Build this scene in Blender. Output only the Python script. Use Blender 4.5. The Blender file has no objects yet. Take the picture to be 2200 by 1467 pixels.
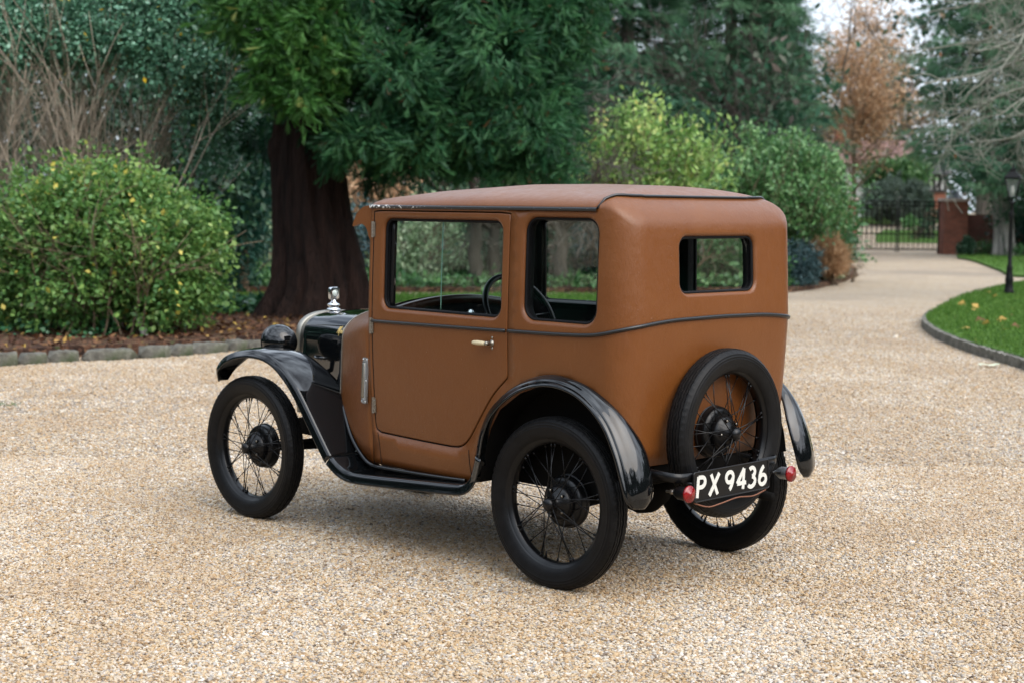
import bpy, bmesh, math, random
import numpy as np
from mathutils import Vector, Matrix
from mathutils.geometry import delaunay_2d_cdt

SC = bpy.context.scene
COL = SC.collection
rng = np.random.default_rng(7)
random.seed(7)
R = math.radians

# ------------------------------------------------------------------ camera
CAM_C = np.array([-4.127657691118632, 4.988314214994244, 1.4510224154097795])
YAW, PITCH, ROLL, FPX = -0.7970312374907189, -0.08343323741861189, 0.01136453602881566, 3483.2970187718106
_F = np.array([math.cos(PITCH) * math.cos(YAW), math.cos(PITCH) * math.sin(YAW), math.sin(PITCH)])
_R = np.cross(_F, [0, 0, 1.0]); _R /= np.linalg.norm(_R)
_U = np.cross(_R, _F)
CR = math.cos(ROLL) * _R + math.sin(ROLL) * _U
CU = -math.sin(ROLL) * _R + math.cos(ROLL) * _U
cd = bpy.data.cameras.new('camera')
cd.sensor_width = 36.0
cd.lens = FPX / 2200 * 36
cd.clip_start = 0.1
cd.clip_end = 2000
cd.dof.use_dof = True
cd.dof.focus_distance = 6.0
cd.dof.aperture_fstop = 4.0
cam = bpy.data.objects.new('camera', cd)
COL.objects.link(cam)
cam.matrix_world = Matrix(((CR[0], CU[0], -_F[0], CAM_C[0]), (CR[1], CU[1], -_F[1], CAM_C[1]),
                           (CR[2], CU[2], -_F[2], CAM_C[2]), (0, 0, 0, 1)))
SC.camera = cam

# ------------------------------------------------------------------ sky, sun, exposure
SUN_EL, SUN_AZ = 46, 178          # azimuth measured from +x towards +y (the side the light comes from)
W = bpy.data.worlds.new('World'); SC.world = W; W.use_nodes = True
nt = W.node_tree; nt.nodes.clear()
def wn(t, **k):
    n = nt.nodes.new(t)
    for a, b in k.items(): setattr(n, a, b)
    return n
sky = wn('ShaderNodeTexSky', sky_type='NISHITA', sun_disc=False, sun_elevation=R(SUN_EL),
         sun_rotation=R(90 - SUN_AZ), air_density=1.0, dust_density=2.0, ozone_density=1.0)
hs = wn('ShaderNodeHueSaturation'); hs.inputs['Saturation'].default_value = 0.6; hs.inputs['Value'].default_value = 0.65
tc = wn('ShaderNodeTexCoord')
mp = wn('ShaderNodeMapping'); mp.inputs['Scale'].default_value = (1, 1, 2.2)
nz = wn('ShaderNodeTexNoise'); nz.inputs['Scale'].default_value = 2.6; nz.inputs['Detail'].default_value = 7; nz.inputs['Roughness'].default_value = .55
cr = wn('ShaderNodeValToRGB')
cr.color_ramp.elements[0].position = .38; cr.color_ramp.elements[0].color = (0, 0, 0, 1)
cr.color_ramp.elements[1].position = .66; cr.color_ramp.elements[1].color = (1, 1, 1, 1)
mx = wn('ShaderNodeMix', data_type='RGBA')
mx.inputs[7].default_value = (10.6, 11.9, 13.6, 1)
bg = wn('ShaderNodeBackground'); bg.inputs['Strength'].default_value = 0.115
out = wn('ShaderNodeOutputWorld')
L = nt.links.new
L(sky.outputs[0], hs.inputs['Color']); L(hs.outputs[0], mx.inputs[6])
L(tc.outputs['Generated'], mp.inputs[0]); L(mp.outputs[0], nz.inputs[0]); L(nz.outputs[0], cr.inputs[0]); L(cr.outputs[0], mx.inputs[0])
gx = wn('ShaderNodeSeparateXYZ'); L(tc.outputs['Generated'], gx.inputs[0])
mr = wn('ShaderNodeMapRange'); mr.inputs['From Min'].default_value = 0; mr.inputs['From Max'].default_value = 1; mr.inputs['To Min'].default_value = .75; mr.inputs['To Max'].default_value = 1.6
L(gx.outputs['Z'], mr.inputs[0])
vm = wn('ShaderNodeVectorMath', operation='SCALE'); L(mx.outputs[2], vm.inputs[0]); L(mr.outputs[0], vm.inputs['Scale'])   # an overcast sky is brightest overhead
sv = Vector((math.cos(R(SUN_EL)) * math.cos(R(SUN_AZ)), math.cos(R(SUN_EL)) * math.sin(R(SUN_AZ)), math.sin(R(SUN_EL))))
nv = wn('ShaderNodeVectorMath', operation='NORMALIZE'); L(tc.outputs['Generated'], nv.inputs[0])
dt = wn('ShaderNodeVectorMath', operation='DOT_PRODUCT'); L(nv.outputs[0], dt.inputs[0]); dt.inputs[1].default_value = tuple(sv)
mxm = wn('ShaderNodeMath', operation='MAXIMUM'); L(dt.outputs['Value'], mxm.inputs[0]); mxm.inputs[1].default_value = 0
pw = wn('ShaderNodeMath', operation='POWER'); L(mxm.outputs[0], pw.inputs[0]); pw.inputs[1].default_value = 4.5
gw = wn('ShaderNodeVectorMath', operation='SCALE'); gw.inputs[0].default_value = (13, 13.4, 14); L(pw.outputs[0], gw.inputs['Scale'])   # the veiled sun's bright patch of cloud
ad = wn('ShaderNodeVectorMath', operation='ADD'); L(vm.outputs[0], ad.inputs[0]); L(gw.outputs[0], ad.inputs[1])
L(ad.outputs[0], bg.inputs[0]); L(bg.outputs[0], out.inputs[0])
sd = bpy.data.lights.new('sun', 'SUN'); sd.energy = 1.2; sd.angle = R(55); sd.color = (1, .88, .74)
sun = bpy.data.objects.new('sun', sd); COL.objects.link(sun)
sv = Vector((math.cos(R(SUN_EL)) * math.cos(R(SUN_AZ)), math.cos(R(SUN_EL)) * math.sin(R(SUN_AZ)), math.sin(R(SUN_EL))))
sun.rotation_euler = sv.to_track_quat('Z', 'Y').to_euler()
sun.location = (0, 0, 30)
SC.view_settings.view_transform = 'Standard'
SC.view_settings.look = 'None'
SC.view_settings.exposure = 0.68
SC.view_settings.gamma = 1
SC.view_settings.use_curve_mapping = False
SC.cycles.max_bounces = 8
SC.cycles.transparent_max_bounces = 12
SC.cycles.caustics_reflective = False
SC.cycles.caustics_refractive = False

# ------------------------------------------------------------------ where things stand
def pt(u, v, D):
    """world point seen at pixel (u, v) of the photograph, D metres deep"""
    return CAM_C + D * (_F + CR * (u - 1100) / FPX - CU * (v - 733.5) / FPX)
def base(u, D, z=0.0):
    """ground point standing D metres deep in the column u"""
    a, b = pt(u, 300, D), pt(u, 900, D)
    t = (z - a[2]) / (b[2] - a[2])
    p = a + t * (b - a)
    return np.array([p[0], p[1], z])
def ground(u, v, z=0.0):
    d = _F + CR * (u - 1100) / FPX - CU * (v - 733.5) / FPX
    return CAM_C + d * (z - CAM_C[2]) / d[2]
LAT = np.array([CR[0], CR[1], 0]); LAT /= np.linalg.norm(LAT)      # picture-right, level
DEP = np.array([_F[0], _F[1], 0]); DEP /= np.linalg.norm(DEP)      # away from the photographer, level
UPV = np.array([0, 0, 1.0])
def px(n, D): return n * D / FPX

# ------------------------------------------------------------------ object helpers
def tag(o, label, cat, group=None):
    o['label'] = label; o['category'] = cat
    if group: o['group'] = group
    return o
def kind(o, k): o['kind'] = k; return o
def link(name, me, mats=None, parent=None, smooth=True):
    o = bpy.data.objects.new(name, me); COL.objects.link(o)
    if mats is not None:
        for m in (mats if isinstance(mats, (list, tuple)) else [mats]):
            me.materials.append(m)
    if smooth: me.polygons.foreach_set('use_smooth', np.ones(len(me.polygons), bool))
    if parent: o.parent = parent
    return o
def empty(name, loc=(0, 0, 0), rz=0, parent=None):
    o = bpy.data.objects.new(name, None); COL.objects.link(o)
    o.location = loc; o.rotation_euler = (0, 0, rz); o.empty_display_size = .1
    if parent: o.parent = parent
    return o
def np_mesh(name, V, F, attr=None):
    """V (n,3), F (m,k) one face size"""
    V = np.asarray(V, np.float32); F = np.asarray(F, np.int32)
    me = bpy.data.meshes.new(name)
    m, k = F.shape
    me.vertices.add(len(V)); me.vertices.foreach_set('co', V.ravel())
    me.loops.add(m * k); me.loops.foreach_set('vertex_index', F.ravel())
    me.polygons.add(m)
    me.polygons.foreach_set('loop_start', np.arange(0, m * k, k, dtype=np.int32))
    me.polygons.foreach_set('loop_total', np.full(m, k, np.int32))
    me.update(calc_edges=True)
    if attr is not None:
        for an, av in attr.items():
            a = me.attributes.new(an, 'FLOAT', 'POINT'); a.data.foreach_set('value', np.asarray(av, np.float32))
    return me
class MB:
    """collects shapes, links them as ONE mesh object"""
    def __init__(s): s.v = []; s.f = []
    def add(s, V, F):
        b = len(s.v); s.v += [tuple(map(float, p)) for p in V]; s.f += [tuple(int(i) + b for i in f) for f in F]; return s
    def grid(s, G, closeu=False, closev=False, flip=False):
        G = np.asarray(G, float); n, m = G.shape[:2]
        F = []
        for i in range(n if closeu else n - 1):
            for j in range(m if closev else m - 1):
                a, b, c, d = i * m + j, ((i + 1) % n) * m + j, ((i + 1) % n) * m + (j + 1) % m, i * m + (j + 1) % m
                F.append((a, d, c, b) if flip else (a, b, c, d))
        return s.add(G.reshape(-1, 3), F)
    def box(s, c, d, rot=None):
        V = np.array([[x, y, z] for x in (-.5, .5) for y in (-.5, .5) for z in (-.5, .5)]) * np.array(d)
        if rot is not None: V = V @ np.array(rot).T
        return s.add(V + np.array(c), [(0, 1, 3, 2), (4, 6, 7, 5), (0, 4, 5, 1), (2, 3, 7, 6), (0, 2, 6, 4), (1, 5, 7, 3)])
    def tube(s, P, r, n=8, cap=True, closed=False):
        P = np.asarray(P, float); k = len(P)
        r = np.broadcast_to(np.asarray(r, float), (k,))
        G = []
        T = np.gradient(P, axis=0) if not closed else np.roll(P, -1, 0) - np.roll(P, 1, 0)
        T /= np.linalg.norm(T, axis=1)[:, None] + 1e-12
        a = np.array([0, 0, 1.0]) if abs(T[0][2]) < .9 else np.array([1.0, 0, 0])
        nrm = np.cross(T[0], a); nrm /= np.linalg.norm(nrm)
        for i in range(k):
            nrm = nrm - T[i] * (nrm @ T[i]); nrm /= np.linalg.norm(nrm) + 1e-12
            b = np.cross(T[i], nrm)
            th = np.linspace(0, 2 * np.pi, n, endpoint=False)
            G.append(P[i] + r[i] * (np.cos(th)[:, None] * nrm + np.sin(th)[:, None] * b))
        G = np.array(G); base_i = len(s.v)
        s.grid(G, closeu=closed, closev=True)
        if cap and not closed:
            s.f.append(tuple(base_i + j for j in range(n)))
            s.f.append(tuple(base_i + (k - 1) * n + j for j in range(n - 1, -1, -1)))
        return s
    def lathe(s, prof, n=32, axis='z', c=(0, 0, 0)):
        """prof [(radius, height)] turned about an axis"""
        th = np.linspace(0, 2 * np.pi, n, endpoint=False)
        G = []
        for (r, h) in prof:
            x, y = r * np.cos(th), r * np.sin(th); z = np.full(n, h)
            G.append(np.stack({'z': (x, y, z), 'y': (y, z, x), 'x': (z, x, y)}[axis], -1))
        return s.grid(np.array(G) + np.array(c), closev=True, flip=True)
    def build(s, name, mats, parent=None, smooth=True, sharp=None, bevel=None, merge=None, away=None):
        me = bpy.data.meshes.new(name); me.from_pydata(s.v, [], s.f); me.update()
        if 1:
            bm = bmesh.new(); bm.from_mesh(me)
            if merge: bmesh.ops.remove_doubles(bm, verts=bm.verts, dist=merge)
            if bevel:
                bmesh.ops.bevel(bm, geom=[e for e in bm.edges if len(e.link_faces) == 2 and e.calc_face_angle(0) > .5],
                                offset=bevel, segments=2, affect='EDGES', profile=.5)
            bmesh.ops.recalc_face_normals(bm, faces=bm.faces)
            if away is not None:      # open shells: make them face away from an axis or point
                c_ = sum(f.normal.dot(f.calc_center_median() - Vector(away(f.calc_center_median()))) * f.calc_area() for f in bm.faces)
                if c_ < 0: bmesh.ops.reverse_faces(bm, faces=bm.faces)
            bm.to_mesh(me); bm.free()
        o = link(name, me, mats, parent, smooth)
        if smooth and sharp: me.set_sharp_from_angle(angle=R(sharp))
        return o
def spline(P, n):
    """Catmull-Rom through the points P, n samples evenly by length"""
    P = np.asarray(P, float)
    Q = np.vstack([2 * P[0] - P[1], P, 2 * P[-1] - P[-2]])
    o = []
    for i in range(1, len(Q) - 2):
        p0, p1, p2, p3 = Q[i - 1:i + 3]
        for t in np.linspace(0, 1, 24, endpoint=False):
            o.append(.5 * (2 * p1 + (p2 - p0) * t + (2 * p0 - 5 * p1 + 4 * p2 - p3) * t * t + (3 * p1 - p0 - 3 * p2 + p3) * t ** 3))
    o.append(P[-1]); o = np.array(o)
    d = np.r_[0, np.cumsum(np.linalg.norm(np.diff(o, axis=0), axis=1))]
    t = np.linspace(0, d[-1], n)
    return np.stack([np.interp(t, d, o[:, k]) for k in range(o.shape[1])], -1)

# ------------------------------------------------------------------ materials
class NM:
    def __init__(s, name):
        s.m = bpy.data.materials.new(name); s.m.use_nodes = True
        s.t = s.m.node_tree; s.b = s.t.nodes['Principled BSDF']; s.o = s.t.nodes['Material Output']
    def n(s, t, ins=None, **k):
        n = s.t.nodes.new(t)
        for a, b in k.items(): setattr(n, a, b)
        for a, b in (ins or {}).items(): s.set(n.inputs[a], b)
        return n
    def set(s, sock, v):
        if isinstance(v, bpy.types.NodeSocket): s.t.links.new(v, sock)
        elif isinstance(v, (tuple, list)) and len(v) == 3 and sock.type == 'RGBA': sock.default_value = (*v, 1)
        else: sock.default_value = v
    def bs(s, **k):
        for a, v in k.items(): s.set(s.b.inputs[a.replace('_', ' ')], v)
        return s
    def coord(s, w='Object'): return s.n('ShaderNodeTexCoord').outputs[w]
    def noise(s, scale, detail=4, rough=.5, vec=None, dist=0, out='Fac'):
        n = s.n('ShaderNodeTexNoise', {'Scale': scale, 'Detail': detail, 'Roughness': rough, 'Distortion': dist})
        s.t.links.new(vec if vec is not None else s.coord(), n.inputs['Vector'])
        return n.outputs[out]
    def mapping(s, scale, vec=None, rot=(0, 0, 0)):
        n = s.n('ShaderNodeMapping', {'Scale': scale, 'Rotation': rot}); s.t.links.new(vec if vec is not None else s.coord(), n.inputs[0]); return n.outputs[0]
    def ramp(s, fac, stops, interp='LINEAR'):
        n = s.n('ShaderNodeValToRGB'); r = n.color_ramp; r.interpolation = interp
        while len(r.elements) < len(stops): r.elements.new(.5)
        for e, (p, c) in zip(r.elements, stops):
            e.position = p; e.color = (*c, 1) if isinstance(c, (tuple, list)) else (c, c, c, 1)
        s.t.links.new(fac, n.inputs[0]); return n.outputs[0]
    def mix(s, fac, a, b, blend='MIX'):
        n = s.n('ShaderNodeMix', data_type='RGBA', blend_type=blend)
        s.set(n.inputs[0], fac); s.set(n.inputs[6], a); s.set(n.inputs[7], b); return n.outputs[2]
    def math(s, op, a, b=0.0, clamp=False):
        n = s.n('ShaderNodeMath', operation=op, use_clamp=clamp); s.set(n.inputs[0], a); s.set(n.inputs[1], b); return n.outputs[0]
    def bump(s, h, dist=.01, strength=1.0, nrm=None):
        n = s.n('ShaderNodeBump', {'Height': h, 'Distance': dist, 'Strength': strength})
        if nrm is not None: s.t.links.new(nrm, n.inputs['Normal'])
        s.t.links.new(n.outputs[0], s.b.inputs['Normal']); return n.outputs[0]
    def attr(s, a='tint'): return s.n('ShaderNodeAttribute', attribute_name=a).outputs['Fac']
def flat(name, col, rough=.5, metal=0, **k):
    return NM(name).bs(Base_Color=col, Roughness=rough, Metallic=metal, **k).m

def leaf_mat(name, stops, rough=.45, trans=.25, spec=.4):
    m = NM(name)
    c = m.ramp(m.attr(), stops)
    m.bs(Base_Color=c, Roughness=rough)
    m.set(m.b.inputs['Specular IOR Level'], m.math('MULTIPLY', m.math('SUBTRACT', 1.0, m.n('ShaderNodeNewGeometry').outputs['Backfacing']), spec))
    t = m.n('ShaderNodeBsdfTranslucent'); m.t.links.new(c, t.inputs[0])
    x = m.n('ShaderNodeMixShader', {0: trans}); m.t.links.new(m.b.outputs[0], x.inputs[1]); m.t.links.new(t.outputs[0], x.inputs[2])
    m.t.links.new(x.outputs[0], m.o.inputs[0])
    return m.m
def bark_mat(name, a, b, scale=6, stretch=.12, depth=.04, rough=.9):
    m = NM(name)
    v = m.mapping((1, 1, stretch))
    n1 = m.noise(scale, 6, .6, v); n2 = m.noise(scale * 4, 4, .6, v)
    h = m.math('ADD', n1, m.math('MULTIPLY', n2, .4))
    m.bs(Base_Color=m.mix(m.ramp(h, [(.45, 0.0), (.95, 1.0)]), a, b), Roughness=rough)
    m.b.inputs['Specular IOR Level'].default_value = .2
    m.bump(h, depth)
    return m.m
def gravel_cols(m, rnd):
    return m.ramp(rnd, [(0, (.06, .04, .03)), (.05, (.17, .105, .052)), (.14, (.34, .215, .100)), (.3, (.42, .292, .155)), (.45, (.455, .365, .240)),
                        (.6, (.47, .40, .305)), (.70, (.32, .305, .285)), (.77, (.16, .157, .16)), (.84, (.53, .475, .385)), (.94, (.60, .565, .52)), (1, (.40, .24, .10))])
def mat_ground():
    m = NM('gravel_ground')
    co = m.coord()
    v = m.n('ShaderNodeTexVoronoi', {'Scale': 75.0, 'Randomness': 1.0}); m.t.links.new(co, v.inputs['Vector'])
    c = gravel_cols(m, m.n('ShaderNodeSeparateColor', {0: v.outputs['Color']}).outputs[0])
    big = m.noise(.6, 5, .6, co); mid = m.noise(6, 4, .6, co)
    c = m.mix(m.ramp(big, [(.42, 0.0), (.7, .32)]), c, (.275, .238, .20))
    c = m.mix(m.ramp(m.noise(.22, 4, .6, m.mapping((1, 1.0, 1), co)), [(.48, 0.0), (.66, .55)]), c, (.17, .145, .125))  # broad darker bands: shade of overhead trees put into the gravel colour
    c = m.mix(m.ramp(mid, [(.35, .3), (.65, 0.0)]), c, (.23, .165, .105))
    m.bs(Base_Color=c, Roughness=.75)
    m.b.inputs['Specular IOR Level'].default_value = .25
    h = m.math('SUBTRACT', 1.0, m.math('MULTIPLY', v.outputs['Distance'], 1.2))
    m.bump(h, .010, .9)
    return m.m
def mat_pebble():
    m = NM('gravel_stone')
    oi = m.n('ShaderNodeObjectInfo')
    c = gravel_cols(m, oi.outputs['Random'])
    n = m.noise(.9, 5, .6, oi.outputs['Location'])
    c = m.mix(m.ramp(n, [(.35, .55), (.62, 0.0)]), c, (.30, .205, .12)); c = m.mix(m.ramp(n, [(.5, 0.0), (.75, .5)]), c, (.48, .42, .355))
    m.bs(Base_Color=c, Roughness=.6)
    m.b.inputs['Specular IOR Level'].default_value = .35
    return m.m
def mat_grass():
    m = NM('lawn_turf')
    co = m.coord()
    a = m.noise(1.1, 5, .6, co); b = m.noise(38, 4, .7, co)
    c = m.mix(m.ramp(a, [(.35, 0.0), (.68, 1.0)]), (.05, .12, .018), (.095, .18, .034))
    c = m.mix(m.ramp(b, [(.3, .6), (.6, 0.0)]), c, (.03, .065, .013))
    m.bs(Base_Color=c, Roughness=.8); m.b.inputs['Specular IOR Level'].default_value = .15
    m.bump(b, .03)
    return m.m
def mat_mulch():
    m = NM('bark_mulch')
    co = m.coord()
    v = m.n('ShaderNodeTexVoronoi', {'Scale': 26.0}); m.t.links.new(co, v.inputs['Vector'])
    r = m.n('ShaderNodeSeparateColor', {0: v.outputs['Color']}).outputs[0]
    c = m.ramp(r, [(0, (.022, .013, .01)), (.4, (.06, .03, .02)), (.75, (.12, .06, .035)), (.9, (.2, .12, .07)), (1, (.06, .07, .03))])
    m.bs(Base_Color=c, Roughness=.9); m.b.inputs['Specular IOR Level'].default_value = .2
    m.bump(m.math('ADD', r, m.noise(30, 4, .6, co)), .04)
    return m.m
def mat_stone(name='kerb_rock', moss=.5):
    m = NM(name)
    co = m.coord()
    n = m.noise(9, 6, .65, co); n2 = m.noise(3.5, 3, .5, co)
    c = m.ramp(n, [(.3, (.045, .042, .035)), (.5, (.105, .10, .082)), (.7, (.20, .19, .16))])
    c = m.mix(m.ramp(n2, [(.5, 0.0), (.66, moss)]), c, (.032, .046, .014))
    m.bs(Base_Color=c, Roughness=.9); m.bump(n, .03)
    return m.m
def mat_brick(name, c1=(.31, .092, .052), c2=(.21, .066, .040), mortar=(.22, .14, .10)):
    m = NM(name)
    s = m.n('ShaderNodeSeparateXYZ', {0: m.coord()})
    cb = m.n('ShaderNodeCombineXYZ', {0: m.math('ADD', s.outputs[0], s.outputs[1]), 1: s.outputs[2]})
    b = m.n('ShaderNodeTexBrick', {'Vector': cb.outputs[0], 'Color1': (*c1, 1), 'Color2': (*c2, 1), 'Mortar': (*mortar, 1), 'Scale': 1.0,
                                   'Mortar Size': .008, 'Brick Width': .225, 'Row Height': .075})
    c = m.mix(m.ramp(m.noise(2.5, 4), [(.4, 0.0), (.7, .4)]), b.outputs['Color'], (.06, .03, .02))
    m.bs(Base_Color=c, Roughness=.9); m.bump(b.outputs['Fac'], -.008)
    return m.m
def mat_fabric():
    m = NM('brown_leathercloth')
    co = m.coord()
    grain = m.noise(420, 3, .6, co); wr = m.noise(26, 4, .55, co); big = m.noise(3.2, 4, .6, co)
    st = m.noise(60, 3, .6, m.mapping((1, 1, .18), co))
    c = m.mix(m.ramp(big, [(.3, 0.0), (.75, 1.0)]), (.134, .0425, .0086), (.156, .0535, .0122))
    c = m.mix(m.ramp(grain, [(.35, .22), (.6, 0.0)]), c, (.092, .029, .006))
    c = m.mix(m.ramp(st, [(.62, 0.0), (.75, .12)]), c, (.24, .11, .055))
    m.bs(Base_Color=c, Roughness=m.math('ADD', m.math('MULTIPLY', m.ramp(m.math('ADD', m.math('MULTIPLY', wr, .6), m.math('MULTIPLY', big, .4)), [(.34, 0.0), (.66, 1.0)]), .12), .29))
    m.b.inputs['Specular IOR Level'].default_value = .40
    wk = m.noise(85, 5, .65, m.mapping((1, 1, .7), co), .6)
    h = m.math('ADD', m.math('ADD', m.math('MULTIPLY', grain, .12), m.math('MULTIPLY', wk, .30)), m.math('MULTIPLY', wr, .40))
    v = m.n('ShaderNodeTexVoronoi', {'Scale': 42.0}); m.t.links.new(co, v.inputs['Vector'])
    pim = m.math('MULTIPLY', m.ramp(v.outputs['Distance'], [(.0, 1.0), (.2, 0.0)]), m.ramp(m.noise(4.5, 2, .5, co), [(.56, 0.0), (.7, .5)]))
    m.bump(m.math('ADD', h, pim), .0042, .85)
    return m.m
def mat_paint():
    m = NM('black_paint')
    co = m.coord()
    sc = m.noise(7, 5, .7, m.mapping((1, 1, 1), co), 2.0)
    m.bs(Base_Color=(.0035, .004, .0045), Roughness=m.math('ADD', m.math('MULTIPLY', m.ramp(sc, [(.4, 0.0), (.75, 1.0)]), .05), .025))
    m.b.inputs['IOR'].default_value = 1.48; m.b.inputs['Coat Weight'].default_value = .15; m.b.inputs['Coat Roughness'].default_value = .015
    m.bump(m.noise(9, 2, .4, co), .0006, .25)
    return m.m
def mat_rubber():
    m = NM('tyre_rubber')
    n = m.noise(30, 5, .6)
    m.bs(Base_Color=m.ramp(n, [(.3, (.004, .004, .0045)), (.7, (.009, .009, .0095))]), Roughness=m.math('ADD', m.math('MULTIPLY', n, .25), .40))
    m.b.inputs['Specular IOR Level'].default_value = .16
    s = m.n('ShaderNodeSeparateXYZ', {0: m.coord()}); rr = m.math('SQRT', m.math('ADD', m.math('MULTIPLY', s.outputs[0], s.outputs[0]), m.math('MULTIPLY', s.outputs[2], s.outputs[2])))
    d = m.math('MULTIPLY', m.ramp(rr, [(.312, .05), (.324, 1.0)]), m.ramp(m.noise(160, 3, .7), [(.5, 0.0), (.72, .22)]))
    c = m.mix(d, m.ramp(n, [(.3, (.003, .003, .0034)), (.7, (.007, .007, .0075))]), (.10, .09, .075)); m.bs(Base_Color=c, Roughness=m.math('ADD', m.math('MULTIPLY', n, .22), .34))
    m.bump(m.noise(300, 2, .5), .0015, .5)
    return m.m
def mat_glass(name='window_glass', tint=(.95, .975, .965), refl=1.1):
    m = NM(name)
    tr = m.n('ShaderNodeBsdfTransparent', {0: (*tint, 1)})
    gl = m.n('ShaderNodeBsdfGlossy', {0: (1, 1, 1, 1), 'Roughness': .01})
    bk = m.n('ShaderNodeNewGeometry').outputs['Backfacing']
    fr = m.n('ShaderNodeFresnel', {0: m.math('SUBTRACT', 1.5, m.math('MULTIPLY', bk, 1.5 - 1 / 1.5))})
    x = m.n('ShaderNodeMixShader', {0: m.math('MULTIPLY', fr.outputs[0], refl)})
    m.t.links.new(tr.outputs[0], x.inputs[1]); m.t.links.new(gl.outputs[0], x.inputs[2]); m.t.links.new(x.outputs[0], m.o.inputs[0])
    return m.m
def mat_metal(name, col, rough=.25, wear=.15):
    m = NM(name)
    n = m.noise(40, 4, .6)
    m.bs(Base_Color=col, Metallic=1.0, Roughness=m.math('ADD', m.math('MULTIPLY', n, wear), rough))
    return m.m
M = dict(
    ground=mat_ground(), pebble=mat_pebble(), grass=mat_grass(), mulch=mat_mulch(), stone=mat_stone(moss=.85), stone2=mat_stone('edging_grey', .15),
    brick=mat_brick('red_brick'), brick_dark=mat_brick('shaded_brick', (.13, .04, .028), (.09, .03, .022), (.09, .06, .05)), fabric=mat_fabric(), paint=mat_paint(), rubber=mat_rubber(),  # brick_dark repeats the red brick with the walls' shade put into its colour
    glass=mat_glass(), glass2=mat_glass('sliding_glass', (.86, .94, .91), .8), chrome=mat_metal('bright_chrome', (.6, .61, .63), .10, .08), nickel=mat_metal('dull_nickel', (.30, .285, .245), .36),
    alloy=mat_metal('grey_alloy', (.45, .47, .49), .35, .2), steel=mat_metal('worn_steel', (.30, .27, .23), .4),
    seal=flat('rubber_seal', (.008, .008, .009), .5, 0, Specular_IOR_Level=.08),
    trim=flat('dark_lining', (.010, .009, .0085), .65, 0, Specular_IOR_Level=.15), piping=flat('black_piping', (.007, .0075, .0085), .3), black=flat('black_enamel', (.004, .004, .0045), .30, 0, Specular_IOR_Level=.3),
    matt=flat('sooty_black', (.006, .0055, .005), .8, 0, Specular_IOR_Level=.08), wood=flat('dark_walnut', (.05, .018, .010), .3), cream=flat('ivory_plastic', (.5, .42, .26), .35),
    gold=flat('gold_paint', (.62, .45, .16), .35, .4), white=flat('plate_white', (.58, .57, .52), .5), wire=flat('brown_cable', (.16, .06, .03), .6),
    redglass=NM('red_lens').bs(Base_Color=(.20, .002, .004), Roughness=.22, Coat_Weight=.3).m,
    iron=flat('wrought_iron', (.005, .0052, .0056), .5, 0, Specular_IOR_Level=.2), lead=flat('roof_lead', (.10, .11, .13), .5),
    frost=NM('lamp_pane').bs(Base_Color=(.20, .22, .21), Roughness=.15, Alpha=.45).m, mantle=flat('lamp_bulb', (.85, .83, .76), .4),
    render_white=flat('white_render', (.6, .6, .6), .8), timber=flat('black_timber', (.02, .018, .017), .7), tile=mat_brick('pink_tiles', (.26, .14, .12), (.19, .11, .1), (.13, .08, .075)),
    cap=flat('coping_stone', (.42, .34, .29), .8),
    bark_red=bark_mat('redwood_bark', (.007, .004, .0032), (.042, .022, .0165), 9, .07, .16),
    bark_tan=bark_mat('tan_bark', (.17, .14, .105), (.44, .37, .29), 14, .2, .02),
    bark_dark=bark_mat('dark_bark', (.02, .017, .014), (.07, .058, .048), 10, .2, .02),
    bark_grey=bark_mat('grey_bark', (.05, .045, .04), (.17, .15, .125), 10, .2, .03),
    bark_pale=bark_mat('pale_bark', (.12, .115, .105), (.36, .34, .31), 6, .25, .02),
    bark_brown=bark_mat('brown_bark', (.075, .055, .038), (.24, .18, .12), 14, .2, .02),
    bark_lichen=bark_mat('lichen_bark', (.10, .10, .085), (.30, .31, .25), 16, .4, .015),
)

# ------------------------------------------------------------------ the ground
def sheet(name, poly, z, mat, k='structure', depth=.12, n=0, jitter=0):
    """raised bed or lawn: flat top, vertical edge"""
    P = np.array([[p[0], p[1]] for p in poly])
    if n: P = spline(np.vstack([P, P[:1]]), n)[:-1]
    if jitter: P = P + rng.normal(0, jitter, P.shape)
    m = MB(); k0 = len(P)
    area = .5 * np.sum(P[:, 0] * np.roll(P[:, 1], -1) - np.roll(P[:, 0], -1) * P[:, 1])
    if area < 0: P = P[::-1]
    m.add([(x, y, z) for x, y in P] + [(x, y, z - depth) for x, y in P],
          [tuple(range(k0))] + [(i, i + k0, (i + 1) % k0 + k0, (i + 1) % k0) for i in range(k0)])
    o = m.build(name, mat, smooth=False)
    return kind(o, k), P
g = MB(); g.grid([[(x, y, 0) for y in np.linspace(-240, 160, 21)] for x in np.linspace(-140, 260, 21)])
kind(g.build('gravel_drive', M['ground'], smooth=False), 'structure')

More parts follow.
